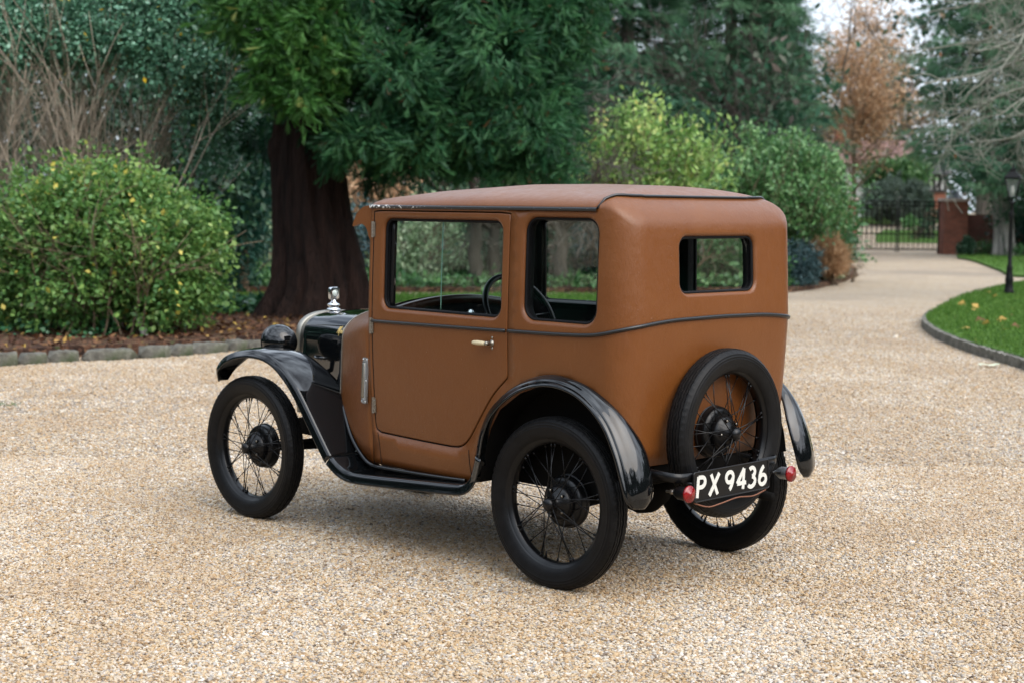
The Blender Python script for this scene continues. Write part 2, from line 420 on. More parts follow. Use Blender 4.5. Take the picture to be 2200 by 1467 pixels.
# the pebbles lying nearest, real stones
def pebbles(N1, N2):
    pts = []
    def field(n, d0, d1, mar):
        d = np.sqrt(rng.uniform(d0 ** 2, d1 ** 2, n)); l = rng.uniform(-1, 1, n) * (.316 * d * mar)
        c = base(1100, 10) - DEP * 10
        return np.array([c[0], c[1], 0]) + d[:, None] * DEP + l[:, None] * LAT
    far = field(N2, 9.2, 25.0, 1.1); dd = (far - CAM_C) @ DEP; far = far[rng.random(N2) < np.clip((25 - dd) / 12, 0, 1)]
    P = np.vstack([field(N1, 4.3, 9.2, 1.14), far])
    P[:, 2] = rng.uniform(-.002, .0045, len(P))
    s = np.clip(rng.lognormal(0, .28, len(P)), .55, 2.3) * .0045
    s[rng.random(len(P)) < .0012] *= 1.9
    s[N1:] *= 1.15
    me = np_mesh('gravel_stones', P, np.zeros((0, 3), np.int32))
    a = me.attributes.new('size', 'FLOAT_VECTOR', 'POINT')
    a.data.foreach_set('vector', (s[:, None] * np.stack([rng.uniform(.85, 1.5, len(P)), rng.uniform(.7, 1.1, len(P)), rng.uniform(.45, .8, len(P))], -1)).astype(np.float32).ravel())
    a = me.attributes.new('turn', 'FLOAT_VECTOR', 'POINT')
    a.data.foreach_set('vector', np.stack([rng.normal(0, .3, len(P)), rng.normal(0, .3, len(P)), rng.uniform(0, 6.28, len(P))], -1).astype(np.float32).ravel())
    a = me.attributes.new('pick', 'INT', 'POINT'); a.data.foreach_set('value', rng.integers(0, 5, len(P)).astype(np.int32))
    o = link('gravel_stones', me, None, smooth=False); kind(o, 'stuff')
    o['label'] = 'loose tan and grey pebbles covering the drive around the car'
    ng = bpy.data.node_groups.new('pebble_scatter', 'GeometryNodeTree')
    ng.interface.new_socket('Geometry', in_out='INPUT', socket_type='NodeSocketGeometry')
    ng.interface.new_socket('Geometry', in_out='OUTPUT', socket_type='NodeSocketGeometry')
    N = lambda t: ng.nodes.new(t); K = ng.links.new
    gi, go = N('NodeGroupInput'), N('NodeGroupOutput')
    jn = N('GeometryNodeGeometryToInstance')
    for q in range(5):
        ic = N('GeometryNodeMeshIcoSphere'); ic.inputs['Radius'].default_value = 1.0; ic.inputs['Subdivisions'].default_value = 2
        sp = N('GeometryNodeSetPosition'); ns = N('ShaderNodeTexNoise'); ns.inputs['Scale'].default_value = .8; ns.noise_dimensions = '4D'; ns.inputs['W'].default_value = q * 7.3
        ns.inputs['Detail'].default_value = 1
        ps = N('GeometryNodeInputPosition'); K(ps.outputs[0], ns.inputs['Vector'])
        sb = N('ShaderNodeVectorMath'); sb.operation = 'SUBTRACT'; K(ns.outputs['Color'], sb.inputs[0]); sb.inputs[1].default_value = (.5, .5, .5)
        ml = N('ShaderNodeVectorMath'); ml.operation = 'SCALE'; K(sb.outputs[0], ml.inputs[0]); ml.inputs['Scale'].default_value = 1.7
        K(ic.outputs['Mesh'], sp.inputs['Geometry']); K(ml.outputs[0], sp.inputs['Offset'])
        ss = N('GeometryNodeSetShadeSmooth'); K(sp.outputs[0], ss.inputs[0])
        sm = N('GeometryNodeSetMaterial'); sm.inputs['Material'].default_value = M['pebble']; K(ss.outputs[0], sm.inputs[0])
        K(sm.outputs[0], jn.inputs[0])
    ip = N('GeometryNodeInstanceOnPoints'); ip.inputs['Pick Instance'].default_value = True
    def at(n, t):
        a = N('GeometryNodeInputNamedAttribute'); a.data_type = t; a.inputs['Name'].default_value = n; return a.outputs['Attribute']
    mp_ = N('GeometryNodeMeshToPoints')
    K(gi.outputs[0], mp_.inputs['Mesh']); K(mp_.outputs[0], ip.inputs['Points']); K(jn.outputs[0], ip.inputs['Instance'])
    K(at('pick', 'INT'), ip.inputs['Instance Index']); K(at('turn', 'FLOAT_VECTOR'), ip.inputs['Rotation']); K(at('size', 'FLOAT_VECTOR'), ip.inputs['Scale'])
    K(ip.outputs[0], go.inputs[0])
    md = o.modifiers.new('scatter', 'NODES'); md.node_group = ng
pebbles(500000, 620000)

G2 = lambda L_: [ground(u, v)[:2] if v < 2000 else base(u, v - 2000)[:2] for u, v in L_]
# left island: mulch bed with stone edging, lawn behind it
bedP = G2([(-420, 815), (-200, 797), (0, 778), (150, 768), (300, 763), (450, 752), (560, 742), (700, 735), (850, 722), (980, 712), (1000, 696), (850, 696), (700, 696), (560, 694), (420, 690), (200, 690), (0, 692), (-420, 700)])
mulch, mulchP = sheet('mulch_bed', bedP, .11, M['mulch'])
lawnP = G2([(-420, 699.5), (0, 691), (420, 689.5), (700, 695.5), (1000, 695.5), (1120, 705), (1330, 700), (1480, 686), (1540, 668), (1500, 652), (1380, 645), (1100, 645), (800, 645), (500, 644), (200, 645), (-420, 652)])
lawn1, lawn1P = sheet('island_lawn', lawnP, .09, M['grass'])
# right lawn round the lamp post
lawn2P = G2([(1990, 694), (2026, 669), (2077, 645), (2132, 631), (2195, 617), (2300, 606), (2520, 610), (2620, 700), (2500, 850), (2330, 835), (2200, 789), (2094, 757), (2026, 730), (1992, 706)])
lawn2, lawn2P = sheet('corner_lawn', lawn2P, .10, M['grass'], n=120)
farlawnP = G2([(2057, 557), (2087, 562), (2145, 583), (2178, 596), (2300, 602), (2560, 604), (2600, 545), (2300, 545), (2080, 548)])
sheet('verge_lawn', farlawnP, .06, M['grass'], n=60)
# planting on the far side of the path, left of the gate
farbedP = G2([(1560, 630), (1700, 629), (1762, 620), (1815, 606), (1842, 594), (1836, 580), (1815, 566), (1825, 551), (1833, 545), (1700, 530), (1300, 540), (900, 540), (400, 545), (-300, 560), (-300, 622), (300, 627), (900, 629), (1300, 630)])
sheet('planting_bed', farbedP, .08, M['mulch'])
# stone edging of the left bed, stone by stone
edge = spline([[*p, 0] for p in G2([(-260, 808), (-100, 795), (0, 786), (150, 776), (300, 770), (450, 758), (560, 748), (700, 740), (850, 728), (985, 716)])], 400)
ed = np.r_[0, np.cumsum(np.linalg.norm(np.diff(edge, axis=0), axis=1))]
def rock(d, seed, mat, name):
    r_ = np.random.default_rng(seed)
    m = MB(); n = 9
    G = []
    for i in range(n):
        a = np.linspace(0, 2 * np.pi, 14, endpoint=False); t = -1 + 2 * i / (n - 1)
        rr = (1 - abs(t) ** 12) ** .5 * .9 + .1
        cx, cz = np.sign(np.cos(a)) * abs(np.cos(a)) ** .28, np.sign(np.sin(a)) * abs(np.sin(a)) ** .28
        G.append(np.stack([np.full(14, t * d[0] / 2), cx * rr * d[1] / 2, cz * rr * d[2] / 2], -1) + r_.normal(0, .006, (14, 3)) + r_.normal(0, .006, 3))
    m.grid(np.array(G), closev=True)
    m.f.append(tuple(range(14))); m.f.append(tuple(range(8 * 14 + 13, 8 * 14 - 1, -1)))
    return m.build(name, mat)
s_ = 0.0; i_ = 0
while s_ < ed[-1] - .2:
    ln = random.uniform(.22, .60)
    p = np.array([np.interp(s_ + ln / 2, ed, edge[:, q]) for q in range(3)]); q = np.array([np.interp(s_ + ln / 2 + .02, ed, edge[:, k]) for k in range(3)]) - p
    h = random.uniform(.13, .17)
    o = rock((ln, random.uniform(.12, .17), h), i_, M['stone'], 'edging_stone')
    o.location = (p[0], p[1], h * .14); o.rotation_euler = (random.uniform(-.06, .06), random.uniform(-.05, .05), math.atan2(q[1], q[0]) + random.uniform(-.06, .06))
    tag(o, 'rough mossy grey stone in the edging between the left bed and the gravel', 'edging stone', 'stones edging the left bed')
    s_ += ln + random.uniform(.008, .03); i_ += 1
# low brick edging round the right lawn
e2 = spline(np.vstack([[*p, 0] for p in G2([(2026, 667), (1998, 684), (1987, 694), (1986, 704), (2003, 719), (2026, 733), (2094, 760), (2200, 793), (2330, 840), (2500, 858)])]), 300)
m = MB(); T = np.gradient(e2, axis=0); T /= np.linalg.norm(T, axis=1)[:, None]; Nn = np.stack([-T[:, 1], T[:, 0], 0 * T[:, 0]], -1)
hj = .095 + .006 * rng.normal(size=len(e2)); hj[:50] = np.linspace(.02, .105, 50)
G = [np.stack([p - n_ * .03 + [0, 0, -.05], p - n_ * .03 + [0, 0, h], p + n_ * .03 + [0, 0, h], p + n_ * .03 + [0, 0, -.05]]) for p, n_, h in zip(e2, Nn, hj)]
kind(m.grid(np.array(G), closev=True).build('lawn_kerb', M['stone2'], smooth=False), 'structure')

# ------------------------------------------------------------------ leaves, boughs, stems
LEAF = np.array([[0, 0, 0], [-.5, .42, .07], [0, 1, 0], [.5, .42, .07]]); LEAF_F = [(0, 2, 1), (0, 3, 2)]
def frondshape(k=5):
    """a flat spray: a tapered rib with k pairs of side sprigs"""
    V, F = [[-.05, 0, 0], [.05, 0, 0], [0, 1, .16]], [(0, 1, 2)]
    for i in range(k):
        y = .10 + .72 * i / k; l = .62 * (1 - .68 * i / k)
        for s in (-1, 1):
            b = len(V); V += [[0, y - .03, .03 * y], [0, y + .075, .05 * y], [s * l * .62, y + l * .95, .14 + .1 * y]]
            F.append((b, b + 1, b + 2) if s < 0 else (b, b + 2, b + 1))
    return np.array(V, float), F
FROND, FROND_F = frondshape()
FROND3, FROND3_F = frondshape(2)
NEEDLE = np.array([[-.10, 0, 0], [.10, 0, 0], [0, 1, 0], [0, .1, -.12], [-.34, .72, -.05], [0, .3, 0], [.34, .72, -.05], [0, .45, 0]]); NEEDLE_F = [(0, 1, 2), (0, 5, 4), (1, 6, 5), (3, 1, 2)]
def norm(a): return a / (np.linalg.norm(a, axis=-1, keepdims=True) + 1e-9)
def leaves(name, C, D, length, width, tint, mat, parent=None, shape=(LEAF, LEAF_F), upbias=.6):
    """one mesh of many leaves: C where each starts, D the way it points"""
    S, SF = shape
    C = np.asarray(C); n = len(C); D = norm(np.asarray(D))
    up = norm(rng.normal(0, 1, (n, 3)) + np.array([0, 0, upbias * 3]))
    X = norm(np.cross(D, up)); Z = np.cross(X, D)
    length = np.broadcast_to(length, (n,)); width = np.broadcast_to(width, (n,))
    V = (C[:, None, :] + S[None, :, 0, None] * (X * width[:, None])[:, None, :] + S[None, :, 1, None] * (D * length[:, None])[:, None, :]
         + S[None, :, 2, None] * (Z * length[:, None])[:, None, :])
    F = (np.arange(n) * len(S))[:, None, None] + np.array(SF)[None]
    me = np_mesh(name, V.reshape(-1, 3), F.reshape(-1, 3), {'tint': np.repeat(np.clip(tint, 0, 1), len(S))})
    return link(name, me, mat, parent, smooth=False)
def blob_points(blobs, n_clu, per, spread, shell=.55):
    """clusters of leaves through ellipsoids: blobs (u, v, D, ru px, rv px, rd m)"""
    C, O, Tn = [], [], []
    vol = np.array([b[3] * b[4] for b in blobs], float) ** .9; vol /= vol.sum()
    for b, w in zip(blobs, vol):
        k = max(2, int(round(n_clu * w))); D = b[2]
        d = norm(rng.normal(0, 1, (k, 3)))
        r = rng.uniform(shell, 1.0, k) * (1 + .16 * rng.normal(size=k))
        ax = np.stack([LAT * px(b[3], D), DEP * b[5], UPV * px(b[4], D)])
        c = pt(b[0], b[1], D) + (d * r[:, None]) @ ax
        o = norm(d @ (ax / np.linalg.norm(ax, axis=1)[:, None]))
        ct = rng.beta(2, 2, k)
        q = rng.integers(int(per * .5), int(per * 1.5) + 1, k)
        idx = np.repeat(np.arange(k), q)
        C.append(c[idx] + rng.normal(0, 1, (len(idx), 3)) * spread * rng.uniform(.5, 1.3, k)[idx][:, None]); O.append(o[idx]); Tn.append(ct[idx])
    C, O, Tn = np.vstack(C), np.vstack(O), np.concatenate(Tn)
    k = C[:, 2] > .12
    return C[k], O[k], Tn[k]
def bush_foliage(name, blobs, n_clu, per, spread, length, width, mat, parent, droop=.1, shape=(LEAF, LEAF_F), shell=.55, tmix=.5, jit=.9, tbias=0.0, yellow=0, upbias=.6):
    C, O, Tn = blob_points(blobs, n_clu, per, spread, shell)
    n = len(C)
    D = O * .8 + rng.normal(0, 1, (n, 3)) * jit + np.array([0, 0, -droop])
    t = (tmix * Tn + (1 - tmix) * rng.random(n)) * .93 + tbias
    if yellow: t = np.where(rng.random(n) < yellow, 1.0, t)
    sz = rng.uniform(.65, 1.3, n)
    return leaves(name, C, D, length * sz, width * sz, t, mat, parent, shape, upbias)
def limb(p, d, length, r, level, out, gravity=0.0, spread=.55, kids=4, wob=.16, minr=.004, taper=.35, ratio=.66):
    n = max(4, int(length / .12) + 2) if level > 0 else 4
    n = min(n, 9)
    P = [np.array(p, float)]; d = norm(np.array(d, float))
    for i in range(n - 1):
        d = norm(d + rng.normal(0, wob, 3) + np.array([0, 0, gravity]))
        P.append(P[-1] + d * length / (n - 1))
    P = np.array(P); rad = np.linspace(r, max(r * taper, minr), n)
    out.append((P, rad, level))
    if level <= 0: return
    for k in range(kids):
        i = rng.integers(max(1, n // 3), n)
        t_ = norm(P[i] - P[i - 1])
        nd = norm(t_ + rng.normal(0, spread, 3))
        limb(P[i], nd, length * ratio * rng.uniform(.7, 1.2), max(rad[i] * .62, minr), level - 1, out, gravity, spread, kids, wob, minr, taper, ratio)
def tubes(name, limbs, mat, parent=None, sides=5):
    V, F, b = [], [], 0
    th = np.linspace(0, 2 * np.pi, sides, endpoint=False); ct, st = np.cos(th), np.sin(th)
    for P, rad, *_ in limbs:
        T = norm(np.gradient(P, axis=0)); a = np.array([.3, .9, .2]) if abs(T[0] @ np.array([.3, .9, .2])) < .9 else np.array([1., 0, 0])
        X = norm(np.cross(T, a)); Y = np.cross(T, X); k = len(P)
        G = P[:, None] + rad[:, None, None] * (ct[None, :, None] * X[:, None] + st[None, :, None] * Y[:, None])
        V.append(G.reshape(-1, 3))
        i, j = np.meshgrid(np.arange(k - 1), np.arange(sides), indexing='ij'); j2 = (j + 1) % sides
        F.append(np.stack([b + i * sides + j, b + i * sides + j2, b + (i + 1) * sides + j2, b + (i + 1) * sides + j], -1).reshape(-1, 4)); b += k * sides
    return link(name, np_mesh(name, np.vstack(V), np.vstack(F)), mat, parent)
def thing(name, label, cat, loc, group=None):
    return tag(empty(name, loc), label, cat, group)
def rel(o, root):
    """parent o (built in world space) under root without moving it"""
    o.parent = root; o.matrix_parent_inverse = Matrix.Translation(-Vector(root.location)); return o
def stems_from(p, n, h, rad, lean=.35, mat=None, name='stem', kids=3, lvl=2, root=None, wob=.1, taper=.4, gravity=.02):
    for _ in range(n):
        L_ = []; q = np.array(p) + np.array([*rng.normal(0, rad * 5, 2), 0])
        limb(q, np.array([*rng.normal(0, lean, 2), 1.0]), h * rng.uniform(.75, 1.1), rad * rng.uniform(.6, 1.2), lvl, L_, gravity, .45, kids, wob, .003, taper)
        rel(tubes(name, L_, mat or M['bark_brown']), root)

LM = dict(
    hazel=leaf_mat('yellowing_leaf', [(0, (.026, .075, .022)), (.3, (.066, .165, .042)), (.6, (.145, .265, .07)), (.85, (.27, .37, .10)), (1, (.60, .50, .10))], .45, .35),
    holly=leaf_mat('glossy_blue_leaf', [(0, (.03, .09, .065)), (.4, (.09, .22, .135)), (.75, (.21, .40, .27)), (.93, (.34, .54, .42)), (1, (.75, .5, .04))], .28, .2, .7),
    cedar=leaf_mat('redwood_spray', [(0, (.008, .036, .02)), (.4, (.028, .098, .042)), (.75, (.068, .185, .070)), (.93, (.14, .29, .11)), (1, (.14, .07, .035))], .5, .3, .3),
    cedar2=leaf_mat('fresh_redwood_spray', [(0, (.012, .045, .014)), (.4, (.042, .128, .028)), (.75, (.08, .20, .045)), (.95, (.14, .28, .07)), (1, (.22, .26, .07))], .5, .25, .3),
    spruce=leaf_mat('spruce_needles', [(0, (.016, .05, .03)), (.5, (.045, .12, .065)), (.85, (.10, .21, .11)), (1, (.16, .28, .15))], .6, .3, .3),
    yew=leaf_mat('blue_yew_needles', [(0, (.008, .04, .03)), (.5, (.022, .085, .06)), (1, (.055, .15, .105))], .5, .15, .4),
    lime=leaf_mat('lime_leaf', [(0, (.05, .12, .025)), (.4, (.16, .30, .08)), (.75, (.34, .48, .14)), (.92, (.52, .56, .20)), (1, (.65, .56, .14))], .5, .35),
    green=leaf_mat('mid_green_leaf', [(0, (.03, .085, .03)), (.45, (.085, .20, .07)), (.8, (.18, .33, .125)), (1, (.32, .48, .2))], .4, .3),
    pale=leaf_mat('variegated_leaf', [(0, (.05, .10, .045)), (.4, (.19, .29, .15)), (.75, (.40, .50, .30)), (1, (.58, .62, .44))], .5, .3),
    blue=leaf_mat('blue_grey_needles', [(0, (.015, .035, .04)), (.5, (.05, .10, .105)), (1, (.13, .2, .2))], .6, .15),
    orange=leaf_mat('rusty_leaf', [(0, (.26, .15, .08)), (.45, (.50, .32, .18)), (.8, (.68, .48, .30)), (1, (.75, .58, .40))], .6, .35),
    privet=leaf_mat('grey_hedge_leaf', [(0, (.045, .075, .055)), (.5, (.10, .145, .105)), (1, (.19, .25, .19))], .5, .2),
    box=leaf_mat('clipped_leaf', [(0, (.02, .05, .028)), (.5, (.05, .11, .06)), (1, (.13, .20, .13))], .4, .15),
    wood=leaf_mat('distant_wood', [(0, (.015, .045, .028)), (.35, (.035, .09, .05)), (.6, (.07, .10, .07)), (.75, (.13, .105, .09)), (.9, (.20, .165, .15)), (1, (.30, .19, .10))], .8, .2, .1),
    grass=leaf_mat('grass_blade', [(0, (.04, .10, .016)), (.6, (.09, .185, .035)), (.95, (.15, .25, .055)), (1, (.28, .25, .1))], .6, .3, .2),
    cover=leaf_mat('ground_cover_leaf', [(0, (.012, .05, .022)), (.5, (.035, .12, .05)), (.85, (.09, .2, .09)), (.95, (.3, .2, .06)), (1, (.35, .12, .02))], .35, .25),
    litter=leaf_mat('leaf_litter', [(0, (.03, .014, .009)), (.45, (.085, .038, .022)), (.85, (.16, .08, .04)), (.95, (.30, .18, .06)), (1, (.48, .34, .08))], .8, .1, .2),
)
# grass blades on the lawns
def in_poly(P, poly):
    x, y = P[:, 0], P[:, 1]; ins = np.zeros(len(P), bool); j = len(poly) - 1
    for i in range(len(poly)):
        xi, yi = poly[i][0], poly[i][1]; xj, yj = poly[j][0], poly[j][1]
        if yi != yj:
            ins ^= ((yi > y) != (yj > y)) & (x < (xj - xi) * (y - yi) / (yj - yi) + xi)
        j = i
    return ins
def scatter(poly, n):
    P = np.asarray(poly); lo, hi = P.min(0), P.max(0); out = []
    while sum(map(len, out)) < n:
        q = rng.uniform(lo, hi, (n * 2, 2)); out.append(q[in_poly(q, P)])
    return np.vstack(out)[:n]
def blades(name, poly, n, z, h, label):
    q = scatter(poly, n); C = np.c_[q, np.full(n, z)]
    d = rng.normal(0, .5, (n, 3)); d[:, 2] = 1
    o = leaves(name, C, d, h * rng.uniform(.5, 1.3, n), h * .22, np.clip(rng.beta(2, 2, n) + .0 * n, 0, 1), LM['grass'], upbias=0)
    kind(o, 'stuff'); o['label'] = label; return o
blades('grass', lawn2P, 52000, .10, .055, 'short green grass on the corner lawn round the lamp post')
blades('grass', lawn1P, 40000, .09, .055, 'short green grass on the island lawn behind the car')
blades('grass', farlawnP, 9000, .06, .08, 'green grass on the verge beyond the lamp post')
q = scatter([p for p in G2([(-200, 740), (110, 725), (130, 700), (-200, 702)])], 3000)
o = leaves('grass', np.c_[q, np.full(len(q), .1)], np.c_[rng.normal(0, .5, (len(q), 2)), np.ones(len(q))], .13 * rng.uniform(.5, 1.2, len(q)), .02, rng.beta(2, 2, len(q)), LM['grass'], upbias=0); kind(o, 'stuff'); o['label'] = 'tufty grass growing at the left end of the mulch bed'
q = scatter(mulchP, 3800)
o = leaves('leaf_litter', np.c_[q, np.full(len(q), .118)], np.c_[rng.normal(0, 1, (len(q), 2)), rng.normal(.1, .3, len(q))], .07 * rng.uniform(.5, 1.3, len(q)), .04, rng.random(len(q)), LM['litter']); kind(o, 'stuff'); o['label'] = 'brown fallen leaves and bark chips lying on the left bed'
def cover_at(name, u, v, n, spread, size, label, mat='cover', z=.11):
    c = ground(u, v); C = np.c_[c[:2] + rng.normal(0, 1, (n, 2)) * (np.outer(np.ones(n), [1, 1]) * spread), np.full(n, z)]
    C[:, 2] += rng.uniform(0, size * 1.6, n)
    d = rng.normal(0, 1, (n, 3)); d[:, 2] = abs(d[:, 2]) * .5 + .1
    o = leaves(name, C, d, size * rng.uniform(.6, 1.3, n), size * .75, rng.beta(2, 3, n), LM[mat]); return o
for (u, v, n, sp, sz, lb) in [(60, 742, 90, .18, .075, 'low blue-green leafy plant at the left end of the stone edging'), (232, 742, 26, .06, .11, 'small broad-leaved plant rising behind the edging below the bush'),
                              (180, 752, 60, .16, .05, 'low green creeper spilling over the edging left of the bush stems'), (345, 740, 30, .12, .05, 'small green seedling clump beside the leaning stem of the bush')]:
    o = cover_at('ground_cover', u, v, n, sp, sz, lb); kind(o, 'stuff'); o['label'] = lb
for (u, v, lb) in [(455, 688, 'clump of dark green leaves on the bed edge right of the round bush'), (505, 690, 'clump of green leaves on the bed edge between the bush and the redwood'), (548, 692, 'clump of green leaves on the bed edge at the foot of the redwood'), (420, 692, 'clump of green leaves with pink flecks under the right side of the bush')]:
    o = cover_at('ground_cover', u, v, 130, .25, .11, lb, 'cover', .1); kind(o, 'stuff'); o['label'] = lb
# fallen leaves that can be told apart
for i, (u, v) in enumerate([(2143, 639), (2076, 655), (2077, 711), (2062, 706), (2127, 696), (2095, 690), (2141, 688), (2147, 710), (2193, 702), (2170, 664), (2092, 663), (2186, 679), (2100, 668), (2133, 629)]):
    c = ground(u, v, .115)
    o = leaves('fallen_leaf', np.array([c]), np.c_[rng.normal(0, 1, (1, 2)), rng.uniform(0, .2, 1)], .13, .12, np.array([.97]) - .25 * (i % 3 == 2), LM['litter'])
    tag(o, 'small yellow-brown leaf lying on the grass of the corner lawn', 'leaf', 'fallen leaves on the corner lawn')
c = ground(2128, 786, .012)
m = MB(); m.grid([[c + LAT * a + DEP * b + UPV * (.03 * math.sin(3 * a * 9) * a * 6 + .012 + .25 * b * b) for b in np.linspace(-.05, .05, 5) * (1 - .5 * abs(a) / .11)] for a in np.linspace(-.11, .11, 9)])
tag(m.build('fallen_leaf', flat('pale_leaf', (.52, .60, .44), .6)), 'large pale green leaf lying on gravel against the lawn kerb', 'leaf')
c = ground(8, 872, .02)
o = leaves('fallen_sprig', np.array([c + LAT * x for x in np.linspace(-.12, .10, 14)]), np.c_[rng.normal(0, 1, (14, 2)), rng.uniform(0, .4, 14)], .09, .035, rng.random(14), LM['green'], shape=(FROND3, FROND3_F))
tag(o, 'green sprig lying on the gravel at the left edge', 'sprig')

# ------------------------------------------------------------------ trees and shrubs, left
def crooked_trunk(name, u, D, pts, mat, root, sides=28, ridges=11, amp=.05, seedf=0):
    """pts (u px, v px, radius px) from the foot up"""
    P = spline([[*pt(a, b, D), px(r, D)] for a, b, r in pts], 60)
    th = np.linspace(0, 2 * np.pi, sides * 4, endpoint=False); G = []
    n = rng.uniform(0, 6, ridges)
    for k, (x, y, z, r) in enumerate(P):
        a = amp * (1 + 1.2 * max(0, 1 - k / 16))
        w = 1 + a * np.sin(th * ridges + 1.5 * np.sin(k * .12) + seedf) + a * .8 * np.sin(th * 5 + 2.1 + .03 * k) + a * .5 * np.sin(th * 23 + k * .15) + a * .3 * rng.normal(0, .6, len(th))
        G.append(np.stack([x + r * w * np.cos(th), y + r * w * np.sin(th), np.full(len(th), z)], -1))
    m = MB().grid(np.array(G), closev=True, flip=True)
    return rel(m.build(name, mat), root)

# the round bush with yellowing leaves
b0 = base(215, 16.9)
T_ = thing('bush', 'big rounded bush with green and yellow leaves at the front of the left bed', 'bush', (b0[0], b0[1], 0.1))
BL = [(150, 500, 16.9, 165, 130, .95), (300, 520, 16.8, 160, 140, .95), (60, 520, 17.0, 100, 130, .8), (400, 560, 16.9, 88, 110, .7), (230, 430, 17, 130, 75, .7), (180, 620, 16.6, 170, 75, .8), (360, 640, 16.7, 105, 60, .6), (20, 600, 16.9, 60, 90, .6), (420, 500, 17, 60, 60, .5)]
rel(bush_foliage('foliage', BL, 1900, 20, .08, .062, .042, LM['hazel'], None, .25, shell=.62, tbias=.0, yellow=.006, tmix=.66), T_)
rel(bush_foliage('foliage', [(215, 500, 16.9, 262, 158, 1.0), (230, 420, 16.9, 170, 90, .8)], 130, 9, .06, .06, .04, LM['hazel'], None, -.2, shell=.92, tbias=.05), T_)
rel(bush_foliage('foliage', [(235, 400, 16.8, 110, 48, .5), (120, 430, 16.7, 80, 50, .4), (300, 520, 16.2, 70, 60, .3)], 110, 14, .08, .07, .05, LM['hazel'], None, .2, shell=.6, tbias=.16, yellow=.05), T_)
for _ in range(40):
    L_ = []; q = base(rng.uniform(60, 320), 16.8 + rng.normal(0, .25), .1); limb(q, np.array([*rng.normal(0, .28, 2), 1]), rng.uniform(.6, 1.1), .013, 2, L_, .0, .5, 4, .14, .003)
    rel(tubes('stem', L_, M['bark_brown']), T_)
limb2 = []; P = spline([pt(316, 742, 16.3), pt(305, 700, 16.35), pt(288, 655, 16.5), pt(270, 620, 16.7)], 10); limb2.append((P, np.linspace(.042, .028, 10)))
rel(tubes('stem', limb2, M['bark_pale'], sides=8), T_)['label'] = 'thick pale leaning stem'

# the tall leggy shrub behind it
b0 = base(150, 20.5)
T_ = thing('tall_shrub', 'tall shrub with bare fanning stems and glossy blue-green leaves behind the round bush', 'shrub', (b0[0], b0[1], .1))
for _ in range(70):
    L_ = []
    u0 = rng.uniform(-80, 320); q = base(u0, 20.3 + rng.normal(0, .4), .1)
    lean = (u0 - 170) / 320
    limb(q, LAT * (lean * .22 + rng.normal(0, .13)) + DEP * rng.normal(0, .15) + UPV, rng.uniform(1.7, 2.7), rng.uniform(.009, .021), 2, L_, .03, .26, 4, .07, .004, .45, .62)
    rel(tubes('stem', L_, M['bark_tan']), T_)
HB = [(60, 95, 19.7, 170, 45, .8), (230, 85, 19.7, 130, 45, .8), (400, 150, 19.8, 110, 60, .8), (470, 230, 20, 60, 60, .6), (80, 30, 20, 190, 95, 1.1), (260, 20, 20, 190, 100, 1.1), (420, 40, 20, 110, 95, .9), (480, 120, 20, 60, 55, .6), (-60, 40, 20, 160, 110, 1.1), (440, -60, 20, 150, 100, 1.), (350, 110, 19.8, 110, 60, .6), (460, 200, 20.2, 55, 60, .5), (120, 100, 19.9, 140, 40, .6)]
rel(bush_foliage('foliage', HB, 3600, 20, .11, .062, .04, LM['holly'], None, .0, shell=.3, tbias=.0, yellow=.006), T_)
rel(bush_foliage('foliage', [(440, 260, 20.2, 70, 70, .5), (450, 340, 20.6, 70, 50, .5), (500, 300, 20.9, 40, 80, .4)], 110, 13, .15, .085, .055, LM['holly'], None, .0, shell=.2, tbias=.0), T_)
# dark mass of the same thicket behind the stems
b0 = base(100, 24)
T_ = thing('hedge', 'dark evergreen hedge standing behind the bare stems at the left edge', 'hedge', (b0[0], b0[1], 0))
rel(bush_foliage('foliage', [(0, 380, 24, 330, 290, 1.2), (300, 330, 24.3, 240, 300, 1.2), (-200, 380, 24, 200, 280, 1.2), (430, 250, 24.6, 130, 250, 1.0), (80, 610, 22.5, 330, 80, .7)], 1500, 16, .22, .13, .075, LM['box'], None, .1, shell=.5, tbias=-.2), T_)
stems_from(b0, 6, 3.0, .05, .3, M['bark_brown'], 'stem', 3, 2, T_)
